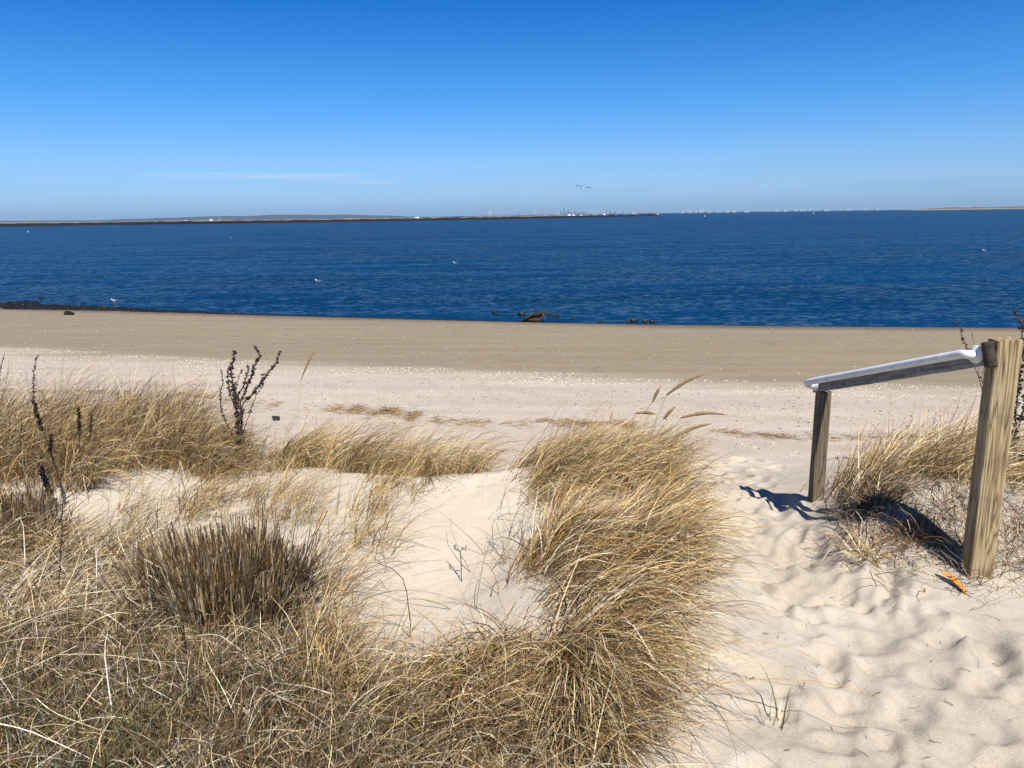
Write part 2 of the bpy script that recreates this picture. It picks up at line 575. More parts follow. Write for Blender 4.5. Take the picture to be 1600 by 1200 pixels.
def world_poly(pxs):
    out = []
    for p in pxs:
        g = ground(*p)
        if g.y > CAP:                    # a line of sight that clears the dune crest: take the dune top level
            g = on_plane(p[0], p[1], 2.93)
        out.append([g.x, g.y])
    return np.array(out)


def inpoly(P, poly):
    x, y = P[:, 0], P[:, 1]
    r_ = np.zeros(len(P), bool)
    j = len(poly) - 1
    for i in range(len(poly)):
        xi, yi = poly[i]; xj, yj = poly[j]
        c = ((yi > y) != (yj > y)) & (x < (xj - xi) * (y - yi) / (yj - yi + 1e-12) + xi)
        r_ ^= c
        j = i
    return r_


def poly_area(p):
    return abs(np.sum(p[:, 0] * np.roll(p[:, 1], -1) - p[:, 1] * np.roll(p[:, 0], -1))) / 2


def scatter(poly, n, rng, clump=0.0, cell=.09):
    lo, hi = poly.min(0), poly.max(0)
    out = np.zeros((0, 2))
    for _ in range(60):
        if len(out) >= n: break
        P = rng.uniform(lo, hi, (max(n * 3, 200), 2))
        P = P[inpoly(P, poly)]
        if clump > 0:
            v = vnoise(P[:, 0] / cell, P[:, 1] / cell, 77) + .5 * vnoise(P[:, 0] / cell * 2.3, P[:, 1] / cell * 2.3, 78) + .5
            P = P[rng.uniform(0, 1, len(P)) < np.clip((v - .5 * clump) / (1 - .5 * clump) * 1.2, 0.03, 1)]
        out = np.concatenate([out, P])
    if len(out) < n: print('FEW', len(out), n, poly); out = np.resize(out, (n, 2)) if len(out) else np.resize(poly, (n, 2))
    out = out[:n] + rng.normal(0, min(.035, .25 * math.sqrt(poly_area(poly))), (n, 2)) * rng.choice([.3, 1, 2.2], (n, 1))
    z = height(out[:, 0], out[:, 1]) - .01
    return np.column_stack([out, z])


def grass(pxs, n, L, W=.003, wind=0.0, wob=.5, th0=(10, 12), th1=(75, 25), mix=MIX_GOLD, fan=.5, seg=6, power=1.3, clump=.6,
          crook=.05, seed=0, dirs=None, world=None, cell=.09):
    rng = np.random.default_rng(1000 + seed); n = int(n * .85)
    poly = world if world is not None else world_poly(pxs)
    r_ = scatter(poly, n, rng, clump, cell)
    c = poly.mean(0)
    span = max(np.ptp(poly[:, 0]), np.ptp(poly[:, 1])) / 2
    v = (r_[:, :2] - c) / span
    az = wind + rng.normal(0, wob, n)
    dx = np.cos(az) + fan * v[:, 0] * 1.2; dy = np.sin(az) + fan * v[:, 1] * 1.2
    az = np.arctan2(dy, dx)
    tx, ty = r_[:, 0] / .10, r_[:, 1] / .10
    az = az + 1.5 * vnoise(tx, ty, seed + 300) + .8 * vnoise(tx * 2.7, ty * 2.7, seed + 400)
    t0 = np.radians(rng.normal(*th0, n)); t1 = np.radians(rng.normal(*th1, n)) + .7 * vnoise(tx * 1.3, ty * 1.3, seed + 500)
    LL = L * rng.uniform(.45, 1.15, n); WW = W * 1.3 * (.35 + 1.25 * rng.uniform(0, 1, n) ** 1.6)
    return blades(r_, az, t0, t1, LL, WW, pick_colors(n, mix, rng), seg, power, rng, crook=crook)


def grass_obj(name, parts, label, cat='beach grass', group=None, kind=None, mat=None, parent=None):
    V, F, C = merge(parts)
    c = V.mean(0); c[2] = V[:, 2].min()
    o = put(name, fast_mesh(name, V - c, F, True, C), mat or M_BLADE, loc=tuple(c))
    return tag(o, label, cat, group, kind)


G_MOUND = 'grass clumps on the left dune'
G_BACK = 'grass clumps along the dune crest'
G_MAIN = 'windblown grass clumps beside the path'
G_RIGHT = 'grass clumps around the handrail'
G_MID = 'small tufts on the bare sand'


def seed_head(base, mid, tip, parent, lean_dy=0.0, r=.0105):
    """a thin culm with a spindle seed head; positions given as world points"""
    base, mid, tip = Vector(base), Vector(mid), Vector(tip)
    inv = Vector(parent.location)
    cu = MB()
    pts = []
    for k in range(9):
        s = k / 8
        p = base.lerp(mid, s) + Vector((0, 0, 0.03 * math.sin(math.pi * s)))
        pts.append(p - inv)
    cu.tube(pts, .0014, 5)
    c = cu.build('culm', M_SEED, parent)
    hd = MB()
    n = 14
    rr = random.Random(int(abs(base.x) * 1e4))
    pl, rl = [], []
    bend = (tip - mid).length * .07
    for k in range(n + 1):
        s = k / n
        pl.append(mid.lerp(tip, s) + Vector((0, 0, bend * math.sin(math.pi * s))) - inv)
        rl.append(max(.0007, r * (math.sin(math.pi * min(1, s * .93 + .07)) ** .6) * rr.uniform(.8, 1.15)))
    hd.tube(pl, rl, 7)
    for k in range(60):   # awns
        s = rr.random(); p = mid.lerp(tip, s) + Vector((0, 0, bend * math.sin(math.pi * s))) - inv
        d = (tip - mid).normalized() * .016 + Vector((rr.uniform(-1, 1), rr.uniform(-1, 1), rr.uniform(-1, 1))) * .005
        hd.tube([p, p + d], [.0012, .0003], 3)
    hd.build('seed_head', M_SEED, c)


# --- left dune
def clump(name, label, specs, group, cat='beach grass', mat=None):
    return grass_obj(name, [grass(**s) for s in specs], label, cat, group, None, mat)


LM = dict(L=.50, W=.0032, wind=.1, wob=.7, th0=(16, 16), th1=(88, 30), mix=MIX_LEFT, fan=.35, clump=.8)
clump('grass_clump', 'olive-brown grass clump at the far left edge behind the dark forked seed stalk', [dict(LM, pxs=[(-90, 690), (80, 690), (90, 750), (-90, 765)], n=3000, seed=1)], G_MOUND)
clump('grass_clump', 'golden-brown grass clump behind the two thin upright seed stalks on the left dune', [dict(LM, pxs=[(80, 690), (200, 690), (190, 735), (125, 775), (80, 765)], n=2500, seed=2, mix=dict(MIX_LEFT, gold=.32))], G_MOUND)
clump('grass_clump', 'tangled grey-brown grass clump on the right shoulder of the left dune', [dict(LM, pxs=[(200, 700), (330, 705), (325, 765), (260, 735), (200, 735)], n=2500, seed=3, mix=dict(MIX_LEFT, gold=.3))], G_MOUND)
clump('grass_clump', 'tall pale-tipped grass clump on the top left of the dune against the beach', [dict(LM, pxs=[(-90, 655), (60, 655), (60, 690), (-90, 690)], n=2200, seed=4), dict(LM, pxs=[(-90, 655), (60, 655), (60, 690), (-90, 690)], n=120, seed=41, L=.62, th0=(10, 8), th1=(50, 15))], G_MOUND)
clump('grass_clump', 'grass clump on the dune top with long fine blades arching up before the pale sand', [dict(LM, pxs=[(60, 655), (180, 655), (180, 690), (60, 690)], n=2300, seed=5), dict(LM, pxs=[(70, 660), (110, 660), (110, 690), (70, 690)], n=160, seed=51, L=.72, th0=(14, 6), th1=(55, 15))], G_MOUND)
clump('grass_clump', 'dark matted grass clump on the dune top left of the tall dark dried plant', [dict(LM, pxs=[(180, 660), (290, 672), (290, 702), (180, 690)], n=2300, seed=6, mix=dict(MIX_LEFT, brown=.34, umber=.1)), dict(LM, pxs=[(190, 665), (235, 665), (235, 690), (190, 690)], n=90, seed=61, L=.62, th0=(18, 8), th1=(70, 15))], G_MOUND)
clump('grass_clump', 'low sparse grass running down the dune end towards the tall dark dried plant', [dict(LM, pxs=[(290, 690), (360, 705), (420, 725), (400, 750), (310, 750)], n=1500, seed=7, L=.30)], G_MOUND)
clump('grass_clump', 'short golden tuft just below the foot of the tall dark dried plant', [dict(LM, pxs=[(340, 715), (440, 715), (450, 740), (340, 745)], n=700, seed=8, L=.22, mix=MIX_GOLD)], G_MOUND)

# --- dune crest, centre
CR = dict(L=.40, W=.003, wind=.05, wob=.35, th0=(20, 12), th1=(82, 20), mix=MIX_GOLD, fan=.25, clump=.8)
b1 = clump('grass_clump', 'golden grass clump leaning right, first clump right of the tall dark dried plant', [dict(CR, pxs=[(440, 705), (530, 700), (530, 735), (435, 735)], n=1500, seed=11)], G_BACK)
b2 = clump('grass_clump', 'golden windswept grass clump in the middle of the dune crest', [dict(CR, pxs=[(530, 700), (630, 705), (635, 740), (530, 740)], n=1500, seed=12, L=.5)], G_BACK)
b3 = clump('grass_clump', 'drooping straw-coloured grass clump at the right end of the dune crest', [dict(CR, pxs=[(630, 708), (740, 716), (735, 745), (630, 745)], n=1600, seed=13, L=.44, th1=(95, 20), mix=dict(MIX_GOLD, straw=.4))], G_BACK)
CC = dict(L=.42, W=.003, wind=.0, wob=.38, th0=(32, 14), th1=(86, 20), mix=MIX_GOLD, fan=.25, clump=.8)
c1 = clump('grass_clump', 'golden grass clump right of the gap in the dune, upright at its left edge', [dict(CC, pxs=[(800, 695), (870, 690), (880, 770), (810, 770)], n=2100, seed=14)], G_BACK)
c2 = clump('grass_clump', 'dense straw-coloured grass clump left of the drooping seed heads', [dict(CC, pxs=[(870, 690), (960, 695), (970, 780), (880, 780)], n=2500, seed=15)], G_BACK)
c3 = clump('grass_clump', 'grass clump under the drooping seed heads beside the path', [dict(CC, pxs=[(960, 698), (1040, 715), (1050, 790), (970, 790)], n=2300, seed=16, mix=MIX_MAIN)], G_BACK)
clump('grass_clump', 'small yellow tuft at the lower left corner of the grass right of the gap', [dict(CC, pxs=[(815, 765), (870, 765), (875, 792), (818, 790)], n=420, seed=17, L=.34)], G_BACK)

# --- main clumps by the path
DD = dict(L=.56, W=.0032, wind=-.22, wob=.36, th0=(38, 14), th1=(94, 16), mix=MIX_MAIN, fan=.30, clump=1.25, cell=.16)
clump('grass_clump', 'grass clump with dark red stems between the seed heads and the biggest clump', [dict(DD, pxs=[(915, 812), (1045, 805), (1060, 860), (890, 875)], n=1200, seed=21, L=.34)], G_MAIN)
clump('grass_clump', 'big rust-brown grass clump rising at the right edge of the sandy hollow', [dict(DD, pxs=[(835, 880), (900, 865), (920, 980), (840, 985)], n=2200, seed=22, L=.44, th0=(22, 12), mix=dict(MIX_MAIN, rust=.12, brown=.22))], G_MAIN)
clump('grass_clump', 'biggest windswept grass clump, long straw blades sweeping right over the path', [dict(DD, pxs=[(900, 850), (985, 850), (1000, 975), (910, 985)], n=2100, seed=23, L=.52)], G_MAIN)
clump('grass_clump', 'outer grass clump whose pale blade tips trail onto the trodden path sand', [dict(DD, pxs=[(985, 855), (1045, 865), (1050, 955), (995, 970)], n=1000, seed=24, L=.42)], G_MAIN)
clump('grass_clump', 'drooping grass clump below the big clump, blades hanging to the lower right', [dict(DD, pxs=[(860, 985), (980, 980), (1000, 1060), (880, 1060)], n=1600, seed=25, wind=-.75, wob=.45, L=.48, th1=(105, 16))], G_MAIN)
clump('grass_clump', 'grass clump with long wide blades hanging down beside the path sand', [dict(DD, pxs=[(775, 1000), (880, 990), (900, 1090), (785, 1090)], n=2000, seed=26, wind=-1.1, wob=.6, L=.46, th1=(105, 20), W=.0032)], G_MAIN)
clump('grass_clump', 'brown and straw clump at the lower end of the sandy hollow', [dict(DD, pxs=[(690, 1045), (785, 1015), (790, 1100), (690, 1110)], n=1700, seed=27, wind=-1.3, wob=.9, L=.30, th1=(95, 25), W=.003, mix=dict(MIX_MAIN, brown=.28))], G_MAIN)
clump('grass_clump', 'bottom centre grass clump with pale blades fanning towards the viewer', [dict(DD, pxs=[(700, 1095), (960, 1080), (1000, 1190), (930, 1280), (680, 1280)], n=4400, seed=28, wind=-1.0, wob=.9, L=.32, th1=(95, 25), W=.0027, mix=MIX_LEFT)], G_MAIN)
o = clump('grass_wisps', 'few thin dark blades trailing flat over the path sand from the big clumps', [dict(DD, pxs=[(1000, 860), (1060, 880), (1060, 1080), (960, 1130)], n=90, seed=29, wind=-.45, wob=.4, L=.60, th0=(55, 12), th1=(108, 10), mix=MIX_THIN, W=.0022)], G_MAIN)

# --- tufts on the bare sand, middle left
FF = dict(L=.36, W=.0026, wind=.15, wob=.5, th0=(18, 14), th1=(78, 22), mix=MIX_THIN, fan=.3, clump=.9)
clump('grass_tuft', 'thin golden tufts scattered below the left dune, left of the bright sand patch', [dict(FF, pxs=[(180, 770), (300, 760), (300, 830), (190, 850)], n=340, seed=31)], G_MID)
clump('grass_tuft', 'golden grass row above the cut reed stubs, left part', [dict(FF, pxs=[(280, 770), (400, 770), (400, 830), (280, 830)], n=430, seed=32, L=.30, mix=dict(MIX_THIN, straw=.3))], G_MID)
clump('grass_tuft', 'golden grass row above the cut reed stubs, right part with long arching blades', [dict(FF, pxs=[(400, 770), (490, 775), (490, 830), (400, 830)], n=430, seed=33, L=.34, mix=dict(MIX_THIN, straw=.3))], G_MID)
clump('grass_tuft', 'open fan of thin golden blades on the sand right of the golden row', [dict(FF, pxs=[(545, 800), (600, 800), (600, 860), (550, 865)], n=260, seed=34, L=.34, fan=.8)], G_MID)
clump('grass_tuft', 'yellow tuft on the bright crest sand under the middle crest clump', [dict(FF, pxs=[(565, 748), (670, 745), (670, 775), (575, 780)], n=380, seed=35, L=.2)], G_MID)
clump('grass_tuft', 'sparse long thin blades arching over the left side of the sandy hollow', [dict(FF, pxs=[(480, 900), (540, 900), (580, 1010), (480, 1010)], n=230, seed=36, L=.50, th0=(20, 16), th1=(88, 20)), dict(FF, pxs=[(470, 840), (560, 840), (560, 900), (500, 900)], n=60, seed=361, L=.45, th1=(100, 20))], G_MID)
clump('grass_tuft', 'dense straw and brown clump left of the hollow end, right of the dark matted floor', [dict(FF, pxs=[(480, 1010), (600, 1040), (690, 1070), (700, 1110), (480, 1110)], n=1500, seed=37, L=.25, wob=1.0, mix=MIX_MAIN)], G_MID)
clump('stray_blades', 'few bent dark blades standing alone in the middle of the sandy hollow', [dict(FF, pxs=[(760, 790), (820, 800), (825, 900), (700, 990), (760, 860)], n=70, seed=38, L=.36, th0=(12, 20), th1=(95, 25), wob=1.5, mix=dict(olive=.4, brown=.3, tan=.3))], None)['kind'] = 'stuff'
clump('grass_tuft', 'small green-grey tuft standing alone on the path sand near the bottom edge', [dict(pxs=[(1203, 1138), (1222, 1138), (1222, 1150), (1203, 1150)], n=13, seed=39, L=.17, W=.004, wind=.3, wob=.8, th0=(8, 12), th1=(45, 18), mix=dict(olive=.3, grey=.3, pale=.3), fan=.9, clump=0)], G_MID)

# --- cut reed stubs
def stubs(pxs, n, L, W, seed, wind, fan, th=(16, 10), mix=None):
    rng = np.random.default_rng(seed)
    poly = world_poly(pxs)
    r_ = scatter(poly, n, rng, 0)
    c = poly.mean(0); sx, sy = np.ptp(poly[:, 0]) / 2, np.ptp(poly[:, 1]) / 2
    v = np.stack([(r_[:, 0] - c[0]) / sx, (r_[:, 1] - c[1]) / sy], 1)
    dx = fan * v[:, 0] + rng.normal(0, .10, n); dy = fan * .5 * v[:, 1] + wind + rng.normal(0, .10, n)
    az = np.arctan2(dy, dx); t = np.hypot(dx, dy) * .75
    col = pick_colors(n, mix or dict(straw=.06, tan=.22, pale=.10, grey=.10, brown=.34, umber=.22), rng)
    col = col * .74
    LL = L * rng.uniform(.35, 1.12, n) * (1 + .45 * vnoise(r_[:, 0] / .07, r_[:, 1] / .07, 5)); WW = W * rng.uniform(.6, 1.3, n)
    parts = []
    for q in range(2):    # two crossed leaves of a split stem give it body
        rg = np.random.default_rng(seed + 5)
        parts.append(blades(r_ + rng.normal(0, .001, r_.shape), az + q * 0.0, t, t + rg.normal(.05, .16, n), LL, WW, col * (1.0 if q == 0 else .8), 2, 1, rng, twist=.1, crook=.015, hug=None, tipw=.85))
    return parts


p = stubs([(240, 945), (330, 905), (425, 905), (462, 940), (445, 995), (300, 1000)], 3300, .27, .0037, 61, .05, .46)
grass_obj('reed_stubble', p + [grass([(260, 940), (480, 930), (480, 1000), (280, 1000)], 500, .30, .0025, 0, 2.0, (50, 30), (90, 30), MIX_MAT, seed=62)],
          'large clump of thick cut-off reed stubs, bristly and brown, in the left foreground', 'reed clump', 'clumps of cut reed stubs', None, M_STUB)
p = stubs([(-60, 800), (70, 795), (95, 835), (80, 860), (-60, 860)], 1100, .17, .0045, 63, .0, .5)
grass_obj('reed_stubble', p, 'smaller clump of cut-off reed stubs at the left edge below the dark forked seed stalk', 'reed clump', 'clumps of cut reed stubs', None, M_STUB)
p = stubs([(150, 880), (185, 880), (190, 905), (155, 905)], 16, .15, .006, 65, .3, .5, mix=dict(white=.6, pale=.4))
grass_obj('broken_stalks', p, 'few bleached white broken reed stubs left of the large brown stub clump', 'broken stalks', None, 'stuff', M_STUB)

# --- matted straw: nobody could count it
mat_parts = [
    grass([(-120, 850), (140, 850), (260, 900), (230, 1010), (-120, 1010)], 8500, .33, .0025, .2, 1.3, (62, 20), (92, 14), MIX_MAT, .1, seed=71, clump=.4),
    grass([(-100, 855), (100, 850), (180, 885), (-100, 900)], 1300, .34, .003, .3, .6, (35, 20), (85, 20), MIX_LEFT, .1, seed=72),
    grass([(90, 860), (240, 865), (320, 900), (200, 960), (80, 900)], 1700, .30, .003, 0, 1.2, (55, 22), (90, 20), MIX_MAT, .1, seed=75),
]
grass_obj('straw_mat', mat_parts, 'flattened mat of pale dead straw on the left', 'dead grass', None, 'stuff')
low_parts = [
    grass([(-150, 1000), (480, 985), (560, 1060), (700, 1100), (720, 1290), (-250, 1290)], 34000, .13, .0026, 0, 2.2, (28, 26), (55, 35), MIX_LOW, .05, seed=73, seg=3, clump=.15),
    grass([(-150, 985), (480, 985), (700, 1100), (720, 1290), (-250, 1290)], 4200, .27, .0021, .2, 1.6, (50, 22), (90, 18), MIX_MAT, .05, seed=74, seg=6, clump=.3),
    grass([(-150, 1100), (300, 1110), (300, 1290), (-250, 1290)], 2600, .11, .003, 0, 3, (18, 16), (50, 30), dict(green=.55, olive=.45), .05, seed=76, seg=3, clump=.9),
]
grass_obj('dead_undergrowth', low_parts, 'low dark brown and green undergrowth with crossing straws in the bottom left', 'undergrowth', None, 'stuff')
# few thick bleached stalks lying on top
rng = np.random.default_rng(5)
rt = scatter(world_poly([(-80, 1000), (600, 1000), (600, 1180), (-80, 1200)]), 46, rng, 0)
rt[:, 2] += rng.uniform(.09, .15, 46)
n = 46
v = blades(rt, rng.uniform(-3.1, 3.1, n), np.radians(rng.normal(86, 6, n)), np.radians(rng.normal(94, 6, n)), rng.uniform(.2, .5, n), rng.uniform(.0016, .0032, n), pick_colors(n, dict(white=.5, pale=.5), rng), 6, 1, rng, twist=.25, crook=.03)
grass_obj('fallen_stalks', [v], 'bleached white stalks lying across the dark undergrowth', 'dead stalks', None, 'stuff')

# --- around the handrail
RR = dict(L=.44, W=.003, wind=.0, wob=.35, th0=(24, 12), th1=(80, 18), mix=MIX_PALE, fan=.2, clump=.8)
clump('grass_clump', 'pale grass clump leaning right just behind the far handrail post', [dict(RR, pxs=[(1310, 745), (1400, 735), (1410, 785), (1315, 790)], n=1500, seed=81), dict(RR, pxs=[(1305, 765), (1420, 765), (1420, 800), (1305, 800)], n=900, seed=811, L=.2, mix=MIX_BRUSH)], G_RIGHT)
clump('grass_clump', 'pale grass clump between the two handrail posts, under the rail', [dict(RR, pxs=[(1400, 730), (1530, 715), (1540, 775), (1410, 785)], n=2000, seed=82)], G_RIGHT)
clump('grass_clump', 'brown grass clump at the right edge behind the near handrail post', [dict(RR, pxs=[(1560, 715), (1720, 715), (1720, 775), (1560, 775)], n=1800, seed=83, L=.36, mix=MIX_LEFT)], G_RIGHT)
BR = dict(L=.20, W=.0028, wind=0, wob=2.5, th0=(40, 25), th1=(85, 25), mix=MIX_BRUSH, fan=.5, clump=.7, crook=.14)
clump('dead_brush', 'grey-brown tangle of dead twigs at the foot of the far handrail post', [dict(BR, pxs=[(1300, 790), (1400, 790), (1400, 830), (1320, 840)], n=520, seed=84)], G_RIGHT, 'dead brush')
clump('dead_brush', 'reddish-brown twig ball lying in the rail shadow between the posts', [dict(BR, pxs=[(1415, 825), (1465, 825), (1465, 860), (1415, 865)], n=520, seed=85, L=.15, mix=dict(rust=.3, umber=.2, tan=.3, grey=.2)), dict(BR, pxs=[(1440, 790), (1530, 780), (1530, 850), (1460, 850)], n=260, seed=851)], G_RIGHT, 'dead brush')
clump('dead_brush', 'flat fan of dry straw on the path edge left of the reddish twig ball', [dict(BR, pxs=[(1335, 865), (1370, 865), (1370, 895), (1335, 895)], n=130, seed=86, L=.26, mix=MIX_PALE, crook=.05, th0=(60, 20)), dict(BR, pxs=[(1300, 830), (1440, 830), (1440, 905), (1300, 900)], n=130, seed=861, mix=MIX_MAT)], G_RIGHT, 'dead brush')
clump('dead_brush', 'grey twigs and straw around the foot of the near handrail post', [dict(BR, pxs=[(1470, 860), (1650, 830), (1650, 930), (1480, 945)], n=520, seed=87, L=.24, mix=dict(MIX_BRUSH, grey=.3)), dict(BR, pxs=[(1560, 770), (1650, 770), (1650, 860), (1560, 860)], n=320, seed=871)], G_RIGHT, 'dead brush')

# seed heads rising out of the crest clumps
def heads(parent, lst):
    for (bx, by, mx_, my, tx, ty, Y) in lst:
        g = ground(bx, by); Yb = g.y
        seed_head((g.x, Yb, H(g.x, Yb)), at(mx_, my, Yb + .05), at(tx, ty, Yb + .05), parent)


heads(b1, [(462, 712, 470, 595, 493, 547, 0)])
heads(c2, [(930, 720, 953, 662, 957, 642, 0), (960, 725, 1020, 628, 1031, 606, 0)])
heads(c3, [(1000, 735, 1042, 617, 1102, 584, 0), (1010, 740, 1064, 653, 1134, 648, 0), (1005, 740, 1050, 686, 1112, 662, 0),
           (985, 735, 1037, 655, 1053, 638, 0), (970, 735, 993, 646, 1024, 647, 0)])

# red stems in the main clump
rs = MB()
for a, b_, yy in (((1062, 905), (1115, 822), 3.15), ((1035, 905), (1055, 860), 3.1), ((990, 800), (1002, 770), 3.9), ((1000, 845), (1030, 790), 3.6), ((960, 870), (985, 810), 3.3)):
    g0 = at(*a, yy); g1 = at(*b_, yy)
    base = Vector((g0.x - .05, g0.y, H(g0.x - .05, g0.y)))
    rs.tube([base, g0, g0.lerp(g1, .5) + Vector((.006, 0, .004)), g1], [.0028, .0026, .0022, .0016], 6)
tag(rs.build('red_stems', M_RED, origin=(1.0, 3.2, 3.0)), 'thin dark red stems poking out of the big clump on its path side', 'red stems', None, 'stuff')


# ------------------------------------------------------------------ dark dried plants
def leaflet(mb, p, d, s, rr):
    """small crumpled leaf: two folded faces"""
    d = d.normalized()
    side = d.cross(Vector((rr.uniform(-1, 1), rr.uniform(-1, 1), rr.uniform(-1, 1)))).normalized()
    n = d.cross(side)
    a = p; b = p + d * s * .55 + side * s * .42 + n * s * .12; c = p + d * s + n * s * rr.uniform(-.2, .3); e = p + d * s * .5 - side * s * .42 + n * s * .12
    mb.add([a, b, c, e, p + d * s * .5 - n * s * .06], [(0, 1, 4), (1, 2, 4), (2, 3, 4), (3, 0, 4)])


def dried_plant(name, label, Y, stems, cat='dried plant', mat=None, group=None, seed=1, base_px=None):
    """stems: (pixel polyline, r0, r1, leafy part from s, leaf density/m, leaf size)"""
    rr = random.Random(seed)
    mat = mat or M_DARK
    o0 = None
    root = None
    for (pxl, r0, r1, lf, dens, ls) in stems:
        dY = rr.uniform(-.10, .10) * (0 if root is None else 1)
        pts = []
        for i, q in enumerate(pxl):
            pts.append(at(q[0], q[1], Y + dY * i / max(1, len(pxl) - 1)))
        if root is None:
            b = pts[0]; gz = H(b.x, b.y)
            root = put(name, None, loc=(b.x, b.y, min(gz, b.z))); tag(root, label, cat, group)
            if b.z > gz - .01: pts.insert(0, Vector((b.x, b.y, gz - .03)))
        # resample
        fine = []
        for i in range(len(pts) - 1):
            m_ = max(2, int((pts[i + 1] - pts[i]).length / .025))
            for k in range(m_):
                fine.append(pts[i].lerp(pts[i + 1], k / m_) + Vector((rr.uniform(-1, 1), rr.uniform(-1, 1), 0)) * .0022)
        fine.append(pts[-1])
        n = len(fine)
        inv = Vector(root.location)
        st = MB().tube([p - inv for p in fine], [r0 + (r1 - r0) * k / (n - 1) for k in range(n)], 6)
        so_ = st.build('stem', mat, root)
        if dens:
            lv = MB()
            Ltot = sum((fine[i + 1] - fine[i]).length for i in range(n - 1))
            for k in range(int(dens * Ltot * (1 - lf))):
                s = lf + (1 - lf) * rr.random()
                i = min(n - 2, int(s * (n - 1)))
                p = fine[i].lerp(fine[i + 1], rr.random())
                t = (fine[i + 1] - fine[i]).normalized()
                a = rr.uniform(0, 6.28)
                sd = Vector((math.cos(a), math.sin(a), rr.uniform(-.3, .3)))
                d = (sd + t * rr.uniform(-.2, 1.0))
                leaflet(lv, p - inv, d, ls * .95 * rr.uniform(.3, 1.45) * (1.1 - .4 * s), rr)
            lv.build('dried_leaves', mat, so_)
    return root


Yp = 4.55
dried_plant('dried_weed', 'tall dark branching dried plant with leafy tips standing alone before the beach', Yp, [
    ([(371, 708), (372, 668), (370, 640), (364, 600), (361, 575), (368, 548)], .007, .003, .30, 620, .022),
    ([(372, 668), (371, 640), (372, 618), (382, 600), (388, 580), (388, 572)], .005, .002, .25, 520, .018),
    ([(374, 660), (377, 625), (392, 590), (400, 565), (406, 556), (398, 541)], .005, .002, .30, 560, .019),
    ([(374, 662), (380, 630), (403, 606), (418, 584), (431, 568), (438, 548)], .005, .002, .30, 560, .019),
    ([(366, 690), (356, 665), (346, 645), (344, 610), (349, 598), (345, 578)], .004, .0015, .30, 330, .014),
    ([(378, 680), (392, 640), (400, 618), (412, 600), (410, 584)], .003, .0012, .4, 220, .014),
    ([(370, 705), (378, 680), (377, 662), (380, 640)], .009, .005, .0, 420, .016),
    ([(368, 640), (358, 612), (356, 580), (360, 566)], .003, .0015, .3, 420, .017),
    ([(371, 640), (368, 606), (374, 585), (379, 578)], .003, .0012, .3, 320, .014),
    ([(374, 705), (380, 690), (383, 672)], .003, .0015, .2, 200, .012),
], seed=3, group='dark dried weeds')
dried_plant('dried_weed', 'black forked dried seed stalk at the left edge with a hanging dark pod', 3.95, [
    ([(99, 782), (96, 760), (86, 725), (74, 690), (62, 664), (53, 626)], .0045, .003, .75, 1300, .019),
    ([(84, 720), (80, 705), (79, 680)], .003, .0025, .3, 1500, .015),
    ([(68, 676), (50, 660), (43, 672)], .002, .001, .2, 150, .008),
    ([(76, 778), (75, 762), (69, 745), (64, 728)], .008, .007, .0, 1600, .020),
    ([(64, 728), (52, 715), (22, 700)], .002, .001, .3, 0, .008),
    ([(99, 782), (118, 768)], .004, .002, .3, 100, .008),
], seed=5, group='dark dried weeds')
dried_plant('dried_weed', 'straight dark seed stalk, taller and left of a pair on the left dune', 4.3, [
    ([(125, 752), (124, 700), (124, 660), (122, 637)], .0038, .003, .72, 1500, .018)], seed=6, group='dark dried weeds')
dried_plant('dried_weed', 'straight dark seed stalk, thinner and right of a pair on the left dune', 4.35, [
    ([(137, 750), (139, 700), (143, 660), (142, 640)], .003, .0018, .65, 1000, .016),
    ([(141, 672), (148, 660), (150, 655)], .0015, .001, .1, 200, .008)], seed=7, group='dark dried weeds', mat=M_BROWNSTEM)
dried_plant('dried_weed', 'thin curling dark stalk rising above the grass at the top left against pale sand', 4.9, [
    ([(52, 625), (52, 590), (54, 570), (60, 555)], .003, .0015, .35, 330, .016)], seed=8, group='dark dried weeds')
dried_plant('dried_weed', 'small dark leafy stalk tip at the far left edge of the picture', 4.8, [
    ([(-8, 640), (-2, 600), (2, 570), (8, 550)], .003, .0015, .35, 260, .016)], seed=9, group='dark dried weeds')
dried_plant('dried_weed', 'long thin bare stem standing in front of the flattened straw on the left', 2.95, [
    ([(92, 920), (94, 870), (97, 820), (98, 782)], .0025, .0018, .1, 60, .008)], seed=10, group='dark dried weeds')
dried_plant('dried_weed', 'thin arching dark stalk with curled leaves rising behind the white rail end', 4.1, [
    ([(1545, 720), (1540, 640), (1530, 590), (1518, 560), (1505, 530), (1500, 512), (1488, 498)], .0028, .0015, .72, 260, .018),
    ([(1530, 590), (1524, 545), (1518, 519)], .0015, .001, .9, 150, .01),
    ([(1536, 610), (1534, 590), (1537, 574)], .0015, .001, .2, 120, .014)], seed=11, group='dark dried weeds')
dried_plant('dried_weed', 'dark curly-leaved dried weed at the right edge behind the near handrail post', 3.75, [
    ([(1583, 760), (1585, 700), (1588, 640), (1592, 590), (1597, 540), (1596, 505), (1584, 484)], .004, .002, .25, 330, .024),
    ([(1587, 680), (1600, 640), (1606, 600), (1602, 560)], .003, .0015, .2, 330, .022),
    ([(1584, 720), (1612, 690), (1618, 640)], .003, .0015, .2, 260, .022),
    ([(1586, 740), (1600, 715), (1612, 700)], .004, .002, .1, 330, .026)], seed=12, group='dark dried weeds')
dried_plant('dried_weed', 'small crooked bare twig leaning beside the far handrail post', 4.6, [
    ([(1305, 790), (1308, 760), (1309, 735), (1320, 713), (1332, 722)], .003, .0018, .5, 120, .014),
    ([(1309, 735), (1312, 720), (1308, 712)], .002, .001, .5, 100, .012)], seed=13, group='dark dried weeds')
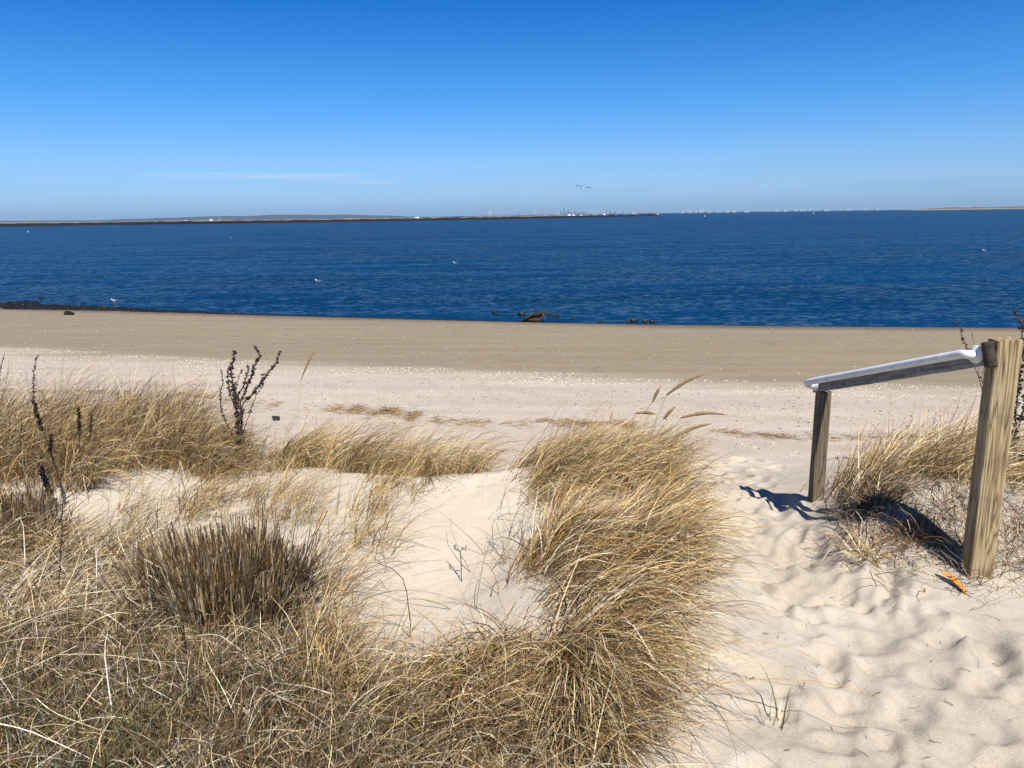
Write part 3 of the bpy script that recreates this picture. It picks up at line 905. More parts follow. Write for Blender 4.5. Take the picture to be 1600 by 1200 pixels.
dried_plant('dried_weed', 'tiny black forked twig sticking up in the middle of the sandy hollow', 3.3, [
    ([(720, 872), (719, 862), (723, 856), (727, 860), (729, 851)], .0022, .0014, .2, 90, .010),
    ([(719, 862), (712, 858), (710, 850)], .0016, .001, .2, 120, .010),
    ([(720, 864), (708, 852)], .0016, .001, .2, 60, .008)], seed=14, group='dark dried weeds')
dried_plant('dried_weed', 'bent dark reed leaf lying in an arch at the lower left of the sandy hollow', 2.7, [
    ([(640, 960), (637, 935), (630, 905), (613, 888), (590, 880)], .0028, .0012, 1.0, 0, .010)], seed=15, group='dark dried weeds')

# orange leaf by the near post
lp = ground(1488, 918)
mb = MB(); vs = []; NN = 12
dirv = (ground(1510, 928) - ground(1468, 903)); dirv.z = 0; Ll = dirv.length * 1.05; dirv.normalize(); sv = Vector((-dirv.y, dirv.x, 0))
for k in range(NN + 1):
    s = k / NN; wd = .016 * math.sin(math.pi * min(.97, s * .95 + .03)) ** .7
    p = dirv * ((s - .5) * Ll) + Vector((0, 0, .012 + .035 * (1 - s) ** 2)) + sv * .012 * math.sin(math.pi * s)
    vs += [p - sv * wd + Vector((0, 0, wd * .9)), p, p + sv * wd + Vector((0, 0, wd * .8))]
fs = []
for k in range(NN):
    for j in range(2):
        a = k * 3 + j; fs.append((a, a + 1, a + 4, a + 3))
mb.add(vs, fs, True)
lf = mb.build('fallen_leaf', M_LEAF); lf.location = lp - Vector((0, 0, .012))
m_ = lf.modifiers.new('s', 'SOLIDIFY'); m_.thickness = .0012
tag(lf, 'curled bright orange dead leaf on the sand left of the near handrail post', 'leaf')
stl = MB().tube([dirv * Ll * .5 + Vector((0, 0, .012)), dirv * (Ll * .5 + .05) + Vector((0, 0, .006)), dirv * (Ll * .5 + .09) + sv * -.02 + Vector((0, 0, .004))], [.002, .0015, .001], 6)
stl.build('leaf_stalk', M_BROWNSTEM, lf)

# ------------------------------------------------------------------ litter on the sand
def litter(name, pts, sizes, cols, label, cat, mat, elong=2.5, flat=.35, seed=1):
    rng = np.random.default_rng(seed)
    n = len(pts)
    z = height(pts[:, 0], pts[:, 1])
    ang = rng.uniform(0, 6.28, n) if elong < 4 else rng.normal(0, .5, n)
    a = sizes * rng.uniform(.6, 1, n); b = a / elong * rng.uniform(.7, 1.3, n); h = np.minimum(a, b) * flat * 2
    ca, sa = np.cos(ang), np.sin(ang)
    base = np.array([(-1, 0, 0), (0, -1, 0), (1, 0, .3), (0, 1, 0), (.1, .1, 1), (0, 0, -.6)], float)
    V = np.empty((n, 6, 3))
    for k in range(6):
        lx = base[k, 0] * a * rng.uniform(.7, 1.1, n) + .1 * a; ly = base[k, 1] * b * rng.uniform(.6, 1.2, n); lz = base[k, 2] * h
        V[:, k, 0] = pts[:, 0] + lx * ca - ly * sa; V[:, k, 1] = pts[:, 1] + lx * sa + ly * ca; V[:, k, 2] = z + lz + .001
    f = np.array([(0, 1, 4), (1, 2, 4), (2, 3, 4), (3, 0, 4), (1, 0, 5), (2, 1, 5), (3, 2, 5), (0, 3, 5)])
    F = (np.arange(n) * 6)[:, None, None] + f[None]
    C = np.repeat(cols, 6, 0)
    V = V.reshape(-1, 3); c0 = V.mean(0)
    o = put(name, fast_mesh(name, V - c0, F.reshape(-1, 3), False, C), mat, loc=tuple(c0))
    return tag(o, label, cat, None, 'stuff')


def band(n, t0, t1, x0, x1, rng, wob=.5):
    """points between two distances from the waterline, x spread wider further out"""
    t = rng.uniform(t0, t1, n)
    x = rng.uniform(x0, x1, n)
    y = shore_y(x) - t
    keep = np.abs(x) < y * .72 + 1.5
    x, y = x[keep], y[keep]
    y = y + wob * fbm(x * .4, x * .05, 91, 3)
    return np.column_stack([x, y])


rng = np.random.default_rng(21)
def shell_cols(n): return pick_colors(n, dict(white=.5, pale=.3, grey=.2), rng) * .9
def dark_cols(n): return pick_colors(n, dict(umber=.4, brown=.4, black=.2), rng)
def patchy(P, cell=.9, th=.45):
    v = fbm(P[:, 0] / cell * .35, P[:, 1] / cell * 1.6, 55, 3) + .5
    return P[rng.uniform(0, 1, len(P)) < np.clip((v - th) * 3 + .25, .04, 1)]


A = patchy(band(16000, 14.9, 16.9, -20, 20, rng)); B = patchy(band(16000, 16.8, 22.5, -20, 20, rng)); D = patchy(band(5200, .3, 15, -45, 35, rng))
Bq = patchy(band(14000, 18.6, 22.6, -14, 14, rng))
P_ = np.concatenate([A, B, D, Bq])
sz = np.concatenate([rng.uniform(.012, .034, len(A)), rng.uniform(.008, .025, len(B)), rng.uniform(.012, .034, len(D)), rng.uniform(.007, .021, len(Bq))])
litter('shell_litter', P_, sz, shell_cols(len(P_)), 'scattered bleached shell bits in bands on the open beach', 'shell bits', M_BLADE, 1.5, .35, 3)
A = band(900, 15, 21, -16, 16, rng); B = band(1200, .5, 15, -40, 32, rng); D = patchy(band(7500, 17.5, 23.5, -14, 14, rng), .8, .4)
P_ = np.concatenate([A, B, D])
sz = np.concatenate([rng.uniform(.012, .04, len(A)), rng.uniform(.015, .05, len(B)), rng.uniform(.01, .03, len(D))])
litter('dark_litter', P_, sz, dark_cols(len(P_)), 'dark bits of weed and wood scattered over the open beach', 'beach litter', M_BLADE, 2.2, .4, 4)

# wrack line of straw
def wrack(pxa, n, L, spread, seed, mix):
    rng = np.random.default_rng(seed)
    g = [ground(*p) for p in pxa]
    gx = np.array([p.x for p in g]); gy = np.array([p.y for p in g])
    s = rng.uniform(0, 1, n) * (len(g) - 1)
    k = vnoise(s * 9, s * 0, seed) + .5
    keep = rng.uniform(0, 1, n) < np.clip(k * 2.4 - .7, .02, 1)
    s = s[keep]; n = len(s)
    x = np.interp(s, range(len(g)), gx); y = np.interp(s, range(len(g)), gy) + rng.normal(0, spread, n)
    r_ = np.column_stack([x, y, height(x, y) + rng.uniform(0, .012, n)])
    return blades(r_, rng.choice([0, math.pi], n) + rng.normal(0, .5, n), np.radians(rng.normal(84, 8, n)), np.radians(rng.normal(93, 5, n)), L * rng.uniform(.4, 1.2, n),
                  .007 * rng.uniform(.5, 1.3, n), pick_colors(n, mix, rng), 3, 1, rng, twist=.3, hug=.006)


WM = dict(brown=.3, tan=.35, gold=.2, umber=.1, olive=.05)
wp = [wrack([(-60, 610), (60, 612), (260, 616), (330, 620), (430, 634), (560, 645), (640, 655), (760, 662), (900, 663), (1010, 668)], 3800, .17, .16, 95, WM),
      wrack([(520, 637), (600, 642), (650, 650)], 1500, .2, .2, 96, WM),
      wrack([(1100, 672), (1180, 680), (1260, 686), (1350, 684), (1450, 682), (1600, 690)], 1300, .16, .13, 97, WM),
      wrack([(840, 657), (930, 662), (1000, 660)], 500, .14, .1, 98, WM)]
grass_obj('wrack_line', wp, 'broken line of brown washed-up straw along the upper beach', 'washed-up straw', None, 'stuff')

# short bits of blade lying on the near sand
rng = np.random.default_rng(33)
rp = scatter(world_poly([(1060, 700), (1270, 700), (1310, 830), (1480, 960), (1600, 1200), (1050, 1200), (1180, 950)]), 230, rng)
rp[:, 2] += .014
v = blades(rp, rng.uniform(0, 6.28, 230), np.radians(rng.normal(82, 10, 230)), np.radians(rng.normal(95, 8, 230)), rng.uniform(.01, .045, 230), rng.uniform(.0012, .003, 230), pick_colors(230, dict(umber=.4, brown=.4, black=.2), rng), 3, 1, rng, hug=.003)
grass_obj('sand_debris', [v], 'tiny dark bits of stalk scattered on the trodden sand', 'plant debris', None, 'stuff')

# dark wedge of debris and dark clump on the beach
p = ground(430, 657)
mb = MB(); mb.blob((0, 0, .05), (.075, .04, .028), 4, .3, 6, 9); mb.tube([(-.01, 0, .04), (-.03, .0, -.02)], [.012, .008], 6)
o = mb.build('beach_debris', M_DRIFT); o.location = p; o.rotation_euler = (0, .2, .2); tag(o, 'small dark wedge of debris alone on the sand right of the tall dried plant', 'debris')
p = ground(110, 492)
mb = MB()
for k in range(9): mb.blob((random.uniform(-.22, .22), random.uniform(-.1, .1), .05 + random.uniform(0, .07)), (.10, .08, .07), k, .35)
o = mb.build('seaweed_clump', M_WEED); o.location = p; tag(o, 'lone dark clump of weed on the damp sand near the left shoreline', 'seaweed')

# ------------------------------------------------------------------ seaweed bank along the waterline
def weed_band():
    rng = np.random.default_rng(44)
    V = []; 
    n = 8500
    u = rng.uniform(0, 1, n) ** 1.5
    px = -150 + u * 1650
    x = np.interp(px, [-150, 0, 200, 400, 600, 800, 1000, 1200, 1400, 1600], [on_plane(q, shy, 0).x for q, shy in [(-150, 478), (0, 481), (200, 486), (400, 492), (600, 497.5), (800, 503), (1000, 507), (1200, 509.5), (1400, 511), (1600, 512.5)]])
    halfw = np.interp(px, [-150, 0, 200, 330, 450, 700, 1000, 1600], [3.0, 2.3, 1.0, .5, .3, .2, .1, .05])
    v = rng.uniform(-.35, 1.0, n)
    y = shore_y(x) + v * halfw + fbm(x * .5, x * .1, 8, 3) * halfw * .5
    s = rng.uniform(.04, .13, n) * np.interp(px, [-150, 300, 800, 1600], [1.35, .9, .6, .4])
    z = np.maximum(height(x, y), -.01) + .0
    m = 8
    base = []
    for th in (0.5, 1.15):
        for k in range(4):
            a = k * math.pi / 2 + (0.6 if th > 1 else 0)
            base.append((math.sin(th) * math.cos(a), math.sin(th) * math.sin(a), math.cos(th)))
    base = np.array(base)
    VV = np.empty((n, 8, 3))
    for k in range(8):
        q = rng.uniform(.6, 1.3, n)
        VV[:, k, 0] = x + base[k, 0] * s * 1.6 * q; VV[:, k, 1] = y + base[k, 1] * s * q; VV[:, k, 2] = z + base[k, 2] * s * .55 * q - .02
    f = np.array([(0, 1, 2, 3), (4, 5, 1, 0), (5, 6, 2, 1), (6, 7, 3, 2), (7, 4, 0, 3)])
    F = (np.arange(n) * 8)[:, None, None] + f[None]
    V = VV.reshape(-1, 3); c0 = V.mean(0)
    o = put('seaweed_bank', fast_mesh('seaweed_bank', V - c0, F.reshape(-1, 4), False), M_WEED, loc=tuple(c0))
    tag(o, 'black bank of seaweed along the waterline, thickest at the left', 'seaweed', None, 'stuff')


weed_band()

# rocks and wreck wood in the shallows
def rock(px, py, wpx, hpx, label, seed, name='rock', cat='rock', z=0.0, mat=None, group='dark rocks in the shallows'):
    p = on_plane(px, py, z); d = p.y
    w_ = wpx / FPX * d / 2; h_ = hpx / FPX * d
    mb = MB()
    mb.blob((0, 0, h_ * .35), (w_, w_ * .6, h_ * .62), seed, .3, 7, 10)
    mb.blob((w_ * .4, .05, h_ * .2), (w_ * .5, w_ * .4, h_ * .4), seed + 9, .3, 6, 8)
    o = mb.build(name, mat or M_ROCK); o.location = (p.x, p.y, z)
    return tag(o, label, cat, group)


rock(772, 490, 8, 4, 'small dark rock in the shallows, leftmost of the row of rocks', 1)
rock(777, 492.5, 5, 3, 'tiny dark rock touching the leftmost rock of the row', 2)
rock(815, 492.5, 12, 6, 'flat dark rock in the water just left of the slanted driftwood stump', 3)
rock(857.5, 495, 5, 7, 'upright dark rock, first one right of the driftwood stump', 4)
rock(864, 495, 4, 4, 'tiny dark rock between the upright rock and the round one', 5)
rock(871, 496, 6, 6, 'round dark rock, right end of the trio right of the stump', 6)
rock(895, 499, 6, 5, 'single dark rock in the shallows midway between stump and rock row', 7)
rock(939, 503, 5, 3, 'lone tiny dark rock at the edge left of the long rock row', 8)
rock(981, 504, 7, 4, 'low dark rock at the left end of the long rock row', 10)
rock(990, 503.5, 13, 7, 'tallest jagged dark rock of the long rock row at the waterline', 11)
rock(1008, 503.5, 10, 5, 'mid-size dark rock right of the tallest rock of the row', 12)
rock(1018, 504, 8, 4, 'flat dark rock near the right end of the long rock row', 13)
rock(1024, 504.5, 5, 3, 'smallest dark rock at the right end of the long rock row', 14)
rock(64, 465, 6, 3, 'tiny dark rock off the seaweed bank at the left', 15)
# driftwood stump
p = on_plane(833, 501.5, 0.02); sc0 = p.y / FPX
mb = MB()
for k in range(7):
    a = random.uniform(-.1, .1)
    x0 = (-18 + k * 2.2) * sc0; x1 = (2 + k * 3.2) * sc0
    mb.tube([(x0, k * .05 - .15, -.02), ((x0 + x1) / 2, k * .05 - .15 + a * .3, 7 * sc0), (x1, k * .05 - .15 + a, (13.5 + random.uniform(-1.5, 1)) * sc0)], [.06, .085, .045], 7)
mb.blob((3 * sc0, 0, .05), (15 * sc0, .22, .09), 7, .3)
mb.tube([(12 * sc0, 0, .02), (17 * sc0, .05, 10 * sc0)], [.09, .05], 7)
o = mb.build('driftwood_stump', M_DRIFT); o.location = p
tag(o, 'dark slanted driftwood stump at the waterline in the middle of the shore', 'driftwood')

# ------------------------------------------------------------------ handrail
def wood_mat(name, c_lo, c_mid, c_hi, stretch=(14, 14, 1.2), scale=1.6, knots=True, green=0.0):
    m, nt, b = new_mat(name)
    L = nt.links
    tc = N(nt, 'ShaderNodeTexCoord')
    mp = N(nt, 'ShaderNodeMapping'); mp.inputs['Scale'].default_value = stretch
    L.new(tc.outputs['Object'], mp.inputs[0])
    n1 = N(nt, 'ShaderNodeTexNoise', i_Scale=scale, i_Detail=3.0, i_Roughness=.5, i_Distortion=.8)
    L.new(mp.outputs[0], n1.inputs['Vector'])
    # growth rings: bands of a slow noise
    mm = N(nt, 'ShaderNodeMath', operation='MULTIPLY'); mm.inputs[1].default_value = 9.0; L.new(n1.outputs['Fac'], mm.inputs[0])
    sn = N(nt, 'ShaderNodeMath', operation='PINGPONG'); sn.inputs[1].default_value = .5; L.new(mm.outputs[0], sn.inputs[0])
    grain = ramp(nt, sn.outputs[0], [(0.0, c_lo), (.12, c_mid), (.5, c_hi)])
    mp2 = N(nt, 'ShaderNodeMapping'); mp2.inputs['Scale'].default_value = (80, 80, 4)
    L.new(tc.outputs['Object'], mp2.inputs[0])
    n2 = N(nt, 'ShaderNodeTexNoise', i_Scale=1.0, i_Detail=4.0); L.new(mp2.outputs[0], n2.inputs['Vector'])
    c = mixc(nt, 1.0, grain, ramp(nt, n2.outputs['Fac'], [(.3, (.78, .76, .74)), (.65, (1.08, 1.08, 1.08))]), 'MULTIPLY')
    n3 = N(nt, 'ShaderNodeTexNoise', i_Scale=7.0, i_Detail=4.0); L.new(tc.outputs['Object'], n3.inputs['Vector'])
    st_ = N(nt, 'ShaderNodeMapRange'); st_.inputs['From Min'].default_value = .52; st_.inputs['From Max'].default_value = .70
    L.new(n3.outputs['Fac'], st_.inputs['Value'])
    sm = N(nt, 'ShaderNodeMath', operation='MULTIPLY'); sm.inputs[1].default_value = .5; L.new(st_.outputs[0], sm.inputs[0])
    c = mixc(nt, sm.outputs[0], c, (.11, .095, .05))
    L.new(c, b.inputs['Base Color'])
    b.inputs['Roughness'].default_value = .85; b.inputs['Specular IOR Level'].default_value = .2
    bp = N(nt, 'ShaderNodeBump', i_Strength=.6, i_Distance=.003); L.new(n2.outputs['Fac'], bp.inputs['Height'])
    bp2 = N(nt, 'ShaderNodeBump', i_Strength=.35, i_Distance=.003); L.new(sn.outputs[0], bp2.inputs['Height']); L.new(bp2.outputs[0], bp.inputs['Normal'])
    L.new(bp.outputs[0], b.inputs['Normal'])
    return m


M_POST = wood_mat('weathered_post', (.13, .08, .035), (.28, .20, .10), (.48, .38, .222), (9, 9, .7))
M_POSTD = wood_mat('dark_weathered_post', (.07, .05, .03), (.125, .09, .055), (.23, .18, .12), (9, 9, .7))
M_BOARD = wood_mat('grey_board', (.13, .13, .125), (.21, .215, .215), (.32, .325, .325), (1, 10, 10), 1.2)
M_PIPE = simple_mat('white_pipe', (.72, .72, .69), .55, .14, 14, .08, .3)
M_STEEL = simple_mat('bolt_steel', (.12, .11, .11), .5, .3, 80)
M_ENDG = simple_mat('stained_end', (.05, .035, .028), .8, .5, 40, .4)


def post_mesh(w_, d_, h0, h1, yaw, seed):
    """squared timber, slightly twisted and worn, standing along z"""
    rr = random.Random(seed)
    nr = 26; prof = []
    c = .12
    for cx_, cy_ in ((-1, -1), (1, -1), (1, 1), (-1, 1)):
        if (cx_, cy_) in ((-1, -1), (1, 1)):
            prof += [(cx_, cy_ * (1 - c)), (cx_ * (1 - c * .3), cy_ * (1 - c * .3)), (cx_ * (1 - c), cy_)]
        else:
            prof += [(cx_ * (1 - c), cy_), (cx_ * (1 - c * .3), cy_ * (1 - c * .3)), (cx_, cy_ * (1 - c))]
    m = len(prof); vs = []
    for i in range(nr + 1):
        s = i / nr; z = h0 + (h1 - h0) * s
        tw = yaw + .03 * math.sin(s * 2.5 + seed)
        for k, (x, y) in enumerate(prof):
            q = 1 + .010 * math.sin(s * 23 + k * 1.7 + seed) + .012 * math.sin(s * 9 + k)
            if i == nr: q *= .975
            X = x * w_ / 2 * q; Y = y * d_ / 2 * q
            zz = z + (.006 * math.sin(k * 1.3 + seed) if i == nr else 0)
            vs.append((X * math.cos(tw) - Y * math.sin(tw), X * math.sin(tw) + Y * math.cos(tw), zz))
    fs = []
    for i in range(nr):
        for k in range(m):
            k2 = (k + 1) % m
            fs.append((i * m + k, i * m + k2, (i + 1) * m + k2, (i + 1) * m + k))
    fs.append(tuple(range(nr * m, nr * m + m))); fs.append(tuple(range(m - 1, -1, -1)))
    return MB().add(vs, fs, False)


nb = ground(1540, 895); fb = ground(1284, 781)
ntop = at(1571, 530, nb.y); ftop = at(1287, 611, fb.y)
print('NEAR', nb, ntop, 'FAR', fb, ftop)
hr = put('handrail', None, loc=tuple(nb)); tag(hr, 'weathered timber handrail with a white pipe grip and two posts beside the path', 'handrail')
inv = Vector(nb)
rd = Vector((ftop.x - ntop.x, ftop.y - ntop.y, 0)).normalized()      # plan direction of the rail
yaw_r = math.atan2(rd.y, rd.x) - math.pi / 2
pm = post_mesh(.094, .094, -.35, ntop.z - nb.z, R(-8), 3); po = pm.build('post', M_POST, hr, .004)
po.location = Vector((ntop.x, ntop.y, nb.z)) - inv
pm = post_mesh(.066, .066, -.35, ftop.z - fb.z, R(-3), 8); pf = pm.build('post', M_POSTD, hr, .004)
pf.location = Vector((ftop.x, ftop.y, fb.z)) - inv
# board
left = Vector((-rd.y, rd.x, 0))
if left.x > 0: left = -left
BH = .070; BT = .042
bs = Vector((ntop.x, ntop.y, ntop.z - .064)) + left * .056 + rd * .006
be = Vector((ftop.x, ftop.y, ftop.z + BH / 2 - .016)) + left * .016 + rd * .05
ax = (be - bs); BL = ax.length; ax.normalize(); upv = (Vector((0, 0, 1)) - ax * ax.z).normalized(); sd = ax.cross(upv)
nb_ = 14; vs = []
for i in range(nb_ + 1):
    s = i / nb_
    for (a, b_) in ((-1, -1), (1, -1), (1, 1), (-1, 1)):
        wz = .0015 * math.sin(i * 2.1 + a)
        vs.append((s * BL, a * BT / 2, b_ * BH / 2 + wz))
fs = []
for i in range(nb_):
    for k in range(4):
        k2 = (k + 1) % 4; fs.append((i * 4 + k, (i + 1) * 4 + k, (i + 1) * 4 + k2, i * 4 + k2))
fs.append((0, 1, 2, 3)); e = nb_ * 4; fs.append((e + 3, e + 2, e + 1, e))
bd = MB().add(vs, fs).build('rail_board', M_BOARD, hr, .004)
rot = Matrix((ax, upv.cross(ax), upv)).transposed()
bd.rotation_euler = rot.to_euler(); bd.location = bs - inv
for s_ in (.42, .44, .66, .70):   # bolt heads and old nail marks on the face towards the path
    q = bs + ax * (BL * (1 - s_)) + left * (BT / 2 + .002) - upv * .012
    nb2 = MB().tube([q - inv - left * .004, q - inv + left * .003], [.006, .005], 8).build('bolt', M_STEEL, hr)
# pipe
PO = left * (BT / 2 + .050) + upv * .022
s0, s1 = .050, BL - .03
A0 = bs + ax * s0; A1 = bs + ax * s1
path = []
fl0 = A0 + left * (BT / 2) + upv * .014
fl1 = A1 + left * (BT / 2) + upv * .004
p_in0 = A0 + PO; p_in1 = A1 + PO
for k in range(3): path.append(fl0.lerp(fl0 + left * .035, k / 2))
q0 = fl0 + left * .036 + upv * .002; q1 = A0 + PO + ax * .024
cc = fl0 + left * .050 + upv * .004
for k in range(1, 8):
    s = k / 8; path.append(q0 * (1 - s) ** 2 + cc * 2 * s * (1 - s) + q1 * s * s)
for k in range(0, 13): path.append((A0 + PO + ax * .024).lerp(A1 + PO - ax * .05, k / 12))
q0 = A1 + PO - ax * .05; q1 = fl1 + left * .03; cc = A1 + PO + ax * .035 - upv * .004
for k in range(1, 9):
    s = k / 8; path.append(q0 * (1 - s) ** 2 + cc * 2 * s * (1 - s) + q1 * s * s)
path.append(fl1)
pp = MB().tube([q - inv for q in path], .0178, 18).build('pipe', M_PIPE, hr)
fl = MB().tube([fl0 - inv, fl0 + left * .004 - inv, fl0 + left * .007 - inv, fl0 + left * .009 - inv, fl0 + left * .014 - inv], [.037, .037, .034, .0205, .0185], 24).build('flange', M_PIPE, pp)
fl = MB().tube([fl1 - inv, fl1 + left * .004 - inv, fl1 + left * .007 - inv, fl1 + left * .02 - inv], [.032, .032, .024, .0225], 20).build('flange', M_PIPE, pp)
cl = MB()
qs = A0 + PO + ax * .12
cl.tube([qs - inv, qs + ax * .004 - inv], .0188, 18)
cl.build('pipe_joint', M_PIPE, pp)
# round stained timber peg between board and post
q = bs - ax * .005 + left * .012
MB().tube([q - upv * .045 - inv - ax * .0, q + upv * .055 - inv], [.024, .024], 14).build('block', M_ENDG, hr, .003)

# ------------------------------------------------------------------ gulls
def gull(loc, heading, scale, label, pose='swim'):
    """one body: lofted rings from beak root to tail; wings are children"""
    mb = MB()
    if pose == 'stand':
        P = [(.235, .30), (.215, .305), (.19, .30), (.165, .27), (.13, .225), (.06, .19), (-.03, .175), (-.12, .18), (-.20, .19), (-.27, .195)]
        Rr = [.010, .026, .033, .030, .034, .062, .070, .055, .030, .010]
    elif pose == 'swim':
        P = [(.235, .19), (.215, .195), (.19, .19), (.165, .155), (.13, .11), (.06, .075), (-.03, .06), (-.12, .07), (-.20, .09), (-.27, .11)]
        Rr = [.010, .026, .033, .030, .036, .062, .072, .058, .032, .010]
    else:
        P = [(.26, .0), (.24, .0), (.21, .0), (.17, -.005), (.12, -.005), (.05, -.01), (-.05, -.01), (-.14, -.005), (-.22, .0), (-.29, .0)]
        Rr = [.010, .026, .034, .036, .045, .062, .065, .048, .028, .012]
    mb.tube([(x, 0, z) for x, z in P], Rr, 12)
    if pose != 'stand':
        pass
    for s in (-1, 1):
        mb.blob((P[1][0] + .002, s * .022, P[1][1] + .008), (.004, .004, .004), 1, 0, 4, 6)
    body = mb.build('seagull', M_GULLW)
    bk = MB().tube([(P[0][0] - .01, 0, P[0][1]), (P[0][0] + .035, 0, P[0][1] - .004), (P[0][0] + .05, 0, P[0][1] - .012)], [.009, .007, .002], 8, flat=1.3)
    bk.build('beak', M_BEAK, body)
    if pose == 'fly':
        for s in (-1, 1):
            w_ = MB()
            sec = [(.02, .04, .0, .10), (.05, .22, .10, .085), (.04, .38, .13, .07), (-.02, .52, .12, .045), (-.08, .66, .09, .012)]
            vs = []
            for (x, y, z, ch) in sec:
                vs += [(x + ch, s * y, z), (x + ch * .4, s * y, z + .025), (x - ch, s * y, z - .004), (x + ch * .3, s * y, z - .025)]
            fs = []
            for i in range(len(sec) - 1):
                for k in range(4):
                    k2 = (k + 1) % 4; fs.append((i * 4 + k, i * 4 + k2, i * 4 + 4 + k2, i * 4 + 4 + k))
            fs += [(0, 1, 2, 3), (16, 17, 18, 19)]
            w_.add(vs, fs, True)
            w_.build('wing', M_GULLG, body)
    else:
        for s in (-1, 1):
            w_ = MB()
            zc = .21 if pose == 'stand' else .10
            w_.tube([(.09, s * .052, zc), (.0, s * .062, zc + .005), (-.12, s * .048, zc + .01), (-.24, s * .02, zc + .015), (-.33, s * .008, zc + .02)], [.02, .042, .036, .018, .004], 8, flat=.8)
            w_.build('wing', M_GULLG, body)
        if pose == 'stand':
            for s in (-1, 1):
                l_ = MB().tube([(.0, s * .03, .14), (.005, s * .03, .06), (.0, s * .03, 0)], [.007, .005, .005], 6)
                l_.tube([(-.01, s * .03, .003), (.05, s * .03, .003)], [.004, .012], 6, flat=.4)
                l_.build('leg', M_BEAK, body)
    body.location = loc; body.rotation_euler = (0, 0, heading); body.scale = (scale,) * 3
    return tag(body, label, 'seagull', 'seagulls')


g = gull(at(912, 294, 82), R(-10), 1.25, 'seagull gliding with spread wings in the sky above the skyline', 'fly'); g.rotation_euler = (R(10), R(-6), R(75))
g = gull(at(43.5, 362, 250), R(80), 1.35, 'white seagull flying low over the water at the far left', 'fly'); g.rotation_euler = (R(50), R(-20), R(70))
q = on_plane(180, 475.5, .05); gull((q.x, q.y, .06), R(245), .95, 'white seagull standing at the seaweed edge on the left', 'stand')
q = on_plane(497, 440, 0); gull((q.x, q.y, -.02), R(172), .95, 'seagull swimming broadside, nearest one on the water', 'swim')
q = on_plane(711, 411.5, 0); gull((q.x, q.y, -.02), R(215), .95, 'small white seagull swimming in the middle of the bay', 'swim')
q = on_plane(1538, 392, 0); gull((q.x, q.y, -.02), R(190), 1.0, 'seagull swimming far right, above the near handrail post', 'swim')
q = on_plane(362, 372.5, 0); gull((q.x, q.y, -.02), R(250), 1.3, 'distant white seagull floating on the left half of the bay', 'swim')

# ------------------------------------------------------------------ far shore
M_HILL = simple_mat('far_woodland', (.030, .034, .045), .95, .15, .004)
M_STONE = simple_mat('pier_stone', (.012, .010, .011), .9, .4, .5)
M_DECK = simple_mat('pier_deck', (.20, .17, .13), .9, .3, .2)
M_WHITEB = simple_mat('far_white_building', (.75, .74, .70), .8, .1, .1)
M_GREYB = simple_mat('far_grey_building', (.08, .09, .11), .8, .2, .05)
M_DARKB = simple_mat('far_dark_building', (.07, .06, .06), .8, .2, .05)
M_REDB = simple_mat('ship_red', (.22, .055, .035), .7, .2, .1)
M_APT = simple_mat('far_pale_building', (.46, .48, .50), .8, .1, .1)
M_DUNEF = simple_mat('far_dune_sand', (.20, .165, .125), .9, .2, .02)
M_SCRUB = simple_mat('far_scrub', (.12, .085, .06), .95, .4, .03)


def ridge(name, pxa, Y, mat, label, thick=300, base=-3, z_is_px=True, rough=0.0, cell=8):
    """land strip: top profile follows pixel heights, with real depth behind"""
    pts = [at(px, py, Y) for px, py in pxa]
    xs_ = np.array([p.x for p in pts]); zs_ = np.array([p.z for p in pts])
    X = np.linspace(xs_[0], xs_[-1], max(60, int(abs(xs_[-1] - xs_[0]) / cell)))
    Z = np.interp(X, xs_, zs_)
    Z = Z + rough * (fbm(X / (cell * 6), X * 0, 4, 4))
    rows = []
    prof = [(0, base, 0), (.02, 0, .55), (.12, 0, .85), (.4, 0, 1.0), (.8, 0, .8), (1, base, 0)]
    vs = []; nX = len(X)
    for (d, b0, k) in prof:
        for i in range(nX):
            zz = base if k == 0 else Z[i] * k
            vs.append((X[i], Y + d * thick, zz))
    fs = []
    for j in range(len(prof) - 1):
        for i in range(nX - 1):
            a = j * nX + i; fs.append((a, a + 1, a + nX + 1, a + nX))
    mb = MB(); mb.add(vs, fs, True)
    return mb


o = ridge('hills', [(-300, 347), (0, 345.5), (60, 345), (150, 343.5), (220, 341), (290, 338.5), (350, 337.3), (400, 335.8), (470, 335.4), (540, 335.6), (590, 336.2), (620, 338.2), (650, 339.0), (800, 336.4), (1000, 333.3), (1080, 331.8), (1250, 330.0), (1330, 329.0)], 16000, M_HILL, '', 2500, -20, rough=14, cell=60).build('hills', M_HILL)
tag(o, kind='structure', label='low hazy blue hills on the far shore')
o = ridge('far_dunes', [(1428, 328.3), (1445, 327.2), (1480, 326.0), (1600, 324.3), (1900, 320)], 3600, M_DUNEF, '', 250, -2, rough=.3, cell=10).build('far_beach', M_DUNEF)
tag(o, kind='structure', label='thin strip of far sandy shore at the right horizon')
o = ridge('far_scrub', [(1470, 326.2), (1483, 324.6), (1495, 323.9), (1530, 324.2), (1542, 323.3), (1560, 323.9), (1590, 322.7), (1700, 321.0), (1900, 318)], 3700, M_SCRUB, '', 200, -2, rough=2.5, cell=6).build('scrub_belt', M_SCRUB)
tag(o, 'reddish-brown belt of scrub on the far sandy shore at the right', 'scrub', None, 'stuff')

